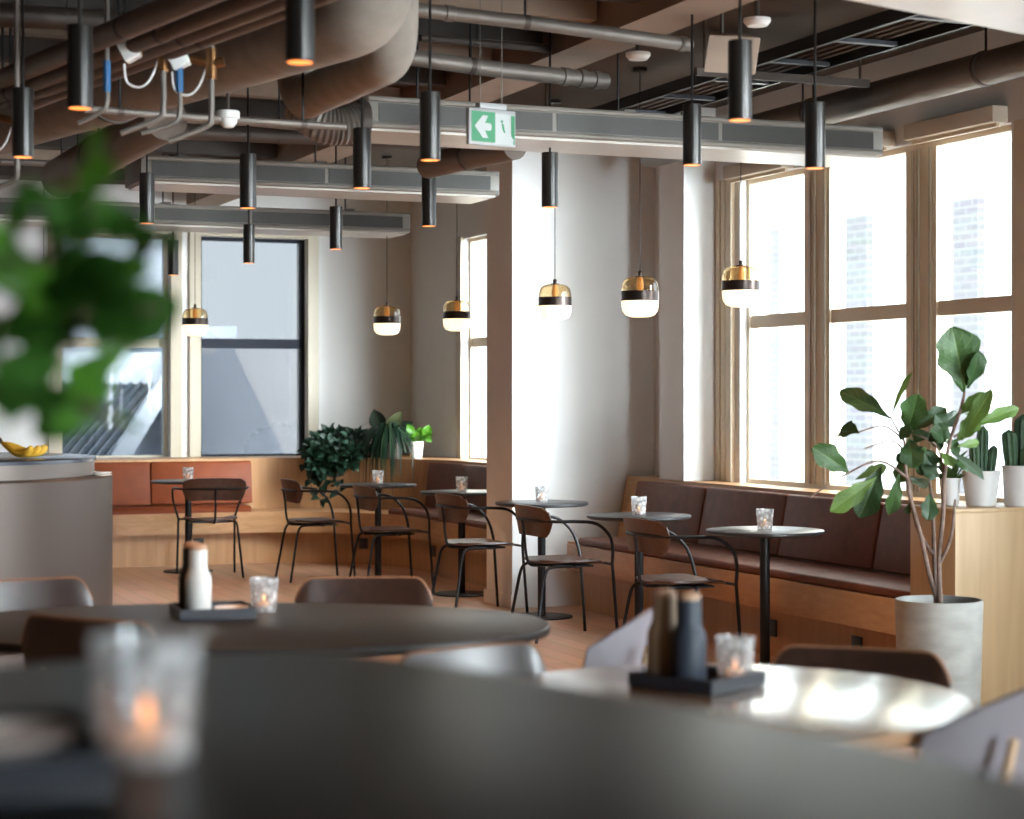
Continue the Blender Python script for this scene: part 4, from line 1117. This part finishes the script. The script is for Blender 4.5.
# blurred branch in the left foreground
random.seed(21)
SD = 1.85
c = RT*(-1.08)+FW*2.1
sh = thing('potted_shrub', 'leafy green shrub leaning in from the left, close and out of focus', 'plant')
MB().lathe([(0,0),(.16,0),(.20,.42),(.195,.43),(.185,.43),(.18,.39),(0,.39)], 40, c).build('pot', 'concrete', sh)
MB().lathe([(.1815,.391),(0,.40)], 30, c).build('soil', 'soil', sh)
s_ = MB(); root = c+Vector((0,0,.39))
hub = Q(-100, 330, SD+.1)
s_.tube(cr([root, root+Vector((.03,.02,.5)), hub-Vector((0,0,.25)), hub], 6), .012, 8)
lf = MB()
def spray(pts, r0=.006):
    p = cr([Q(x,y,SD+dz) for x,y,dz in pts], 5); s_.tube(p, [r0*(1-.6*i/len(p)) for i in range(len(p))], 6)
spray([(-100,330,.1),(-30,300,.05),(40,255,.0),(95,205,-.05)]); spray([(-100,330,.1),(-10,320,0),(80,315,0),(160,308,0)]); spray([(-100,330,.1),(-20,360,0),(50,385,0),(130,428,0)])
spray([(-100,330,.1),(-60,240,.05),(0,190,0),(60,165,0)]); spray([(40,255,0),(110,262,0),(160,240,-.05)])
s_.build('stem', 'bark', sh)
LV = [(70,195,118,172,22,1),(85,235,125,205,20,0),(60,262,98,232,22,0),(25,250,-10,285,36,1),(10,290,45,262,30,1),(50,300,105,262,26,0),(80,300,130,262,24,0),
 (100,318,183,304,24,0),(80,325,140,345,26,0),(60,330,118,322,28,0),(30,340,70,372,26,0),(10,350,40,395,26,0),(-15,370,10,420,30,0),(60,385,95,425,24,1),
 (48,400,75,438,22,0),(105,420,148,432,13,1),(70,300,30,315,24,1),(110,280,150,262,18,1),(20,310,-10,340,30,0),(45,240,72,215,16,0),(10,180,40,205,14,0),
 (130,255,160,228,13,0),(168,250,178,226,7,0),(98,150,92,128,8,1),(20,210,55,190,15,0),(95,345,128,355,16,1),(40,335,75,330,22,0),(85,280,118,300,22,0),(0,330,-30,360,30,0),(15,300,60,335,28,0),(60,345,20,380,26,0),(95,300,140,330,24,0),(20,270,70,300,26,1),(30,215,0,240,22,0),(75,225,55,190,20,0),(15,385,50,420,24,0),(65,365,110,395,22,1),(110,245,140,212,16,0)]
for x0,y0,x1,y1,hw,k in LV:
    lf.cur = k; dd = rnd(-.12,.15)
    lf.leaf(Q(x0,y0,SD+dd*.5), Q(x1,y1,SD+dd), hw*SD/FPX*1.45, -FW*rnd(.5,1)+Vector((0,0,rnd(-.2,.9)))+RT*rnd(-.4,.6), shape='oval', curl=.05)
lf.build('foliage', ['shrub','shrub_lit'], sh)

# ---------------------------------------------------------------- light
w = bpy.data.worlds.new('World'); bpy.context.scene.world = w; w.use_nodes = True
bg = w.node_tree.nodes['Background']; bg.inputs[0].default_value = (.82,.92,1.0,1); bg.inputs[1].default_value = 3.7
def area(name, loc, rot, sx, sy, e, col=(1,1,1)):
    l = bpy.data.lights.new(name, 'AREA'); l.shape = 'RECTANGLE'; l.size = sx; l.size_y = sy; l.energy = e; l.color = col
    o = bpy.data.objects.new(name, l); COL.objects.link(o); o.location = loc; o.rotation_euler = rot; return o
for a, b_ in bays:
    o = area('sky_portal', (XW+.33, (a+b_)/2, (ZS+ZT)/2), (0, radians(90), 0), ZT-ZS, b_-a, 1); o.data.cycles.is_portal = True
o = area('sky_portal', ((FX0+FX1)/2, YF-.18, (FZ0+FZ1)/2), (radians(90), 0, 0), FX1-FX0, FZ1-FZ0, 1); o.data.cycles.is_portal = True
for a, b_ in bw:
    o = area('sky_portal', ((a+b_)/2, YB+.33, (ZS+2.86)/2), (radians(-90), 0, 0), b_-a, 2.86-ZS, 1); o.data.cycles.is_portal = True
l = bpy.data.lights.new('hazy_sun', 'SUN'); l.energy = 38; l.angle = radians(62); l.color = (.86,.95,1)
o = bpy.data.objects.new('hazy_sun', l); COL.objects.link(o); o.location = (12,-8,8)
o.rotation_euler = Vector((.34,-.92,.18)).to_track_quat('Z','Y').to_euler()
# warm beam of each cylinder lamp
for px, yb, lab in lamps:
    l = bpy.data.lights.new('lamp_light', 'SPOT'); l.energy = 17; l.color = (1,.50,.23); l.spot_size = radians(110); l.spot_blend = .6; l.shadow_soft_size = .03
    o = bpy.data.objects.new('lamp_light', l); COL.objects.link(o); o.location = P(px, FPX*.95/(HOR-yb), 2.35)

# ---------------------------------------------------------------- camera
cam = bpy.data.cameras.new('Camera'); co = bpy.data.objects.new('Camera', cam); COL.objects.link(co)
cam.sensor_width = 36; cam.lens = 36*FPX/1024
co.location = (0,0,HC); co.rotation_euler = (radians(90), 0, -YAW)
cam.shift_y = -(409.5-HOR)/1024
cam.dof.use_dof = True; cam.dof.focus_distance = 11.0; cam.dof.aperture_fstop = 2.5; cam.dof.aperture_blades = 9
cam.clip_start = .05; cam.clip_end = 300
sc_ = bpy.context.scene; sc_.camera = co
sc_.view_settings.view_transform = 'Standard'; sc_.view_settings.look = 'None'; sc_.view_settings.gamma = 1; sc_.view_settings.use_curve_mapping = False
sc_.view_settings.exposure = 1.0
sc_.cycles.use_denoising = True; sc_.cycles.max_bounces = 10; sc_.cycles.diffuse_bounces = 5; sc_.cycles.transparent_max_bounces = 16
sc_.cycles.sample_clamp_indirect = 6; sc_.cycles.caustics_reflective = False; sc_.cycles.caustics_refractive = False
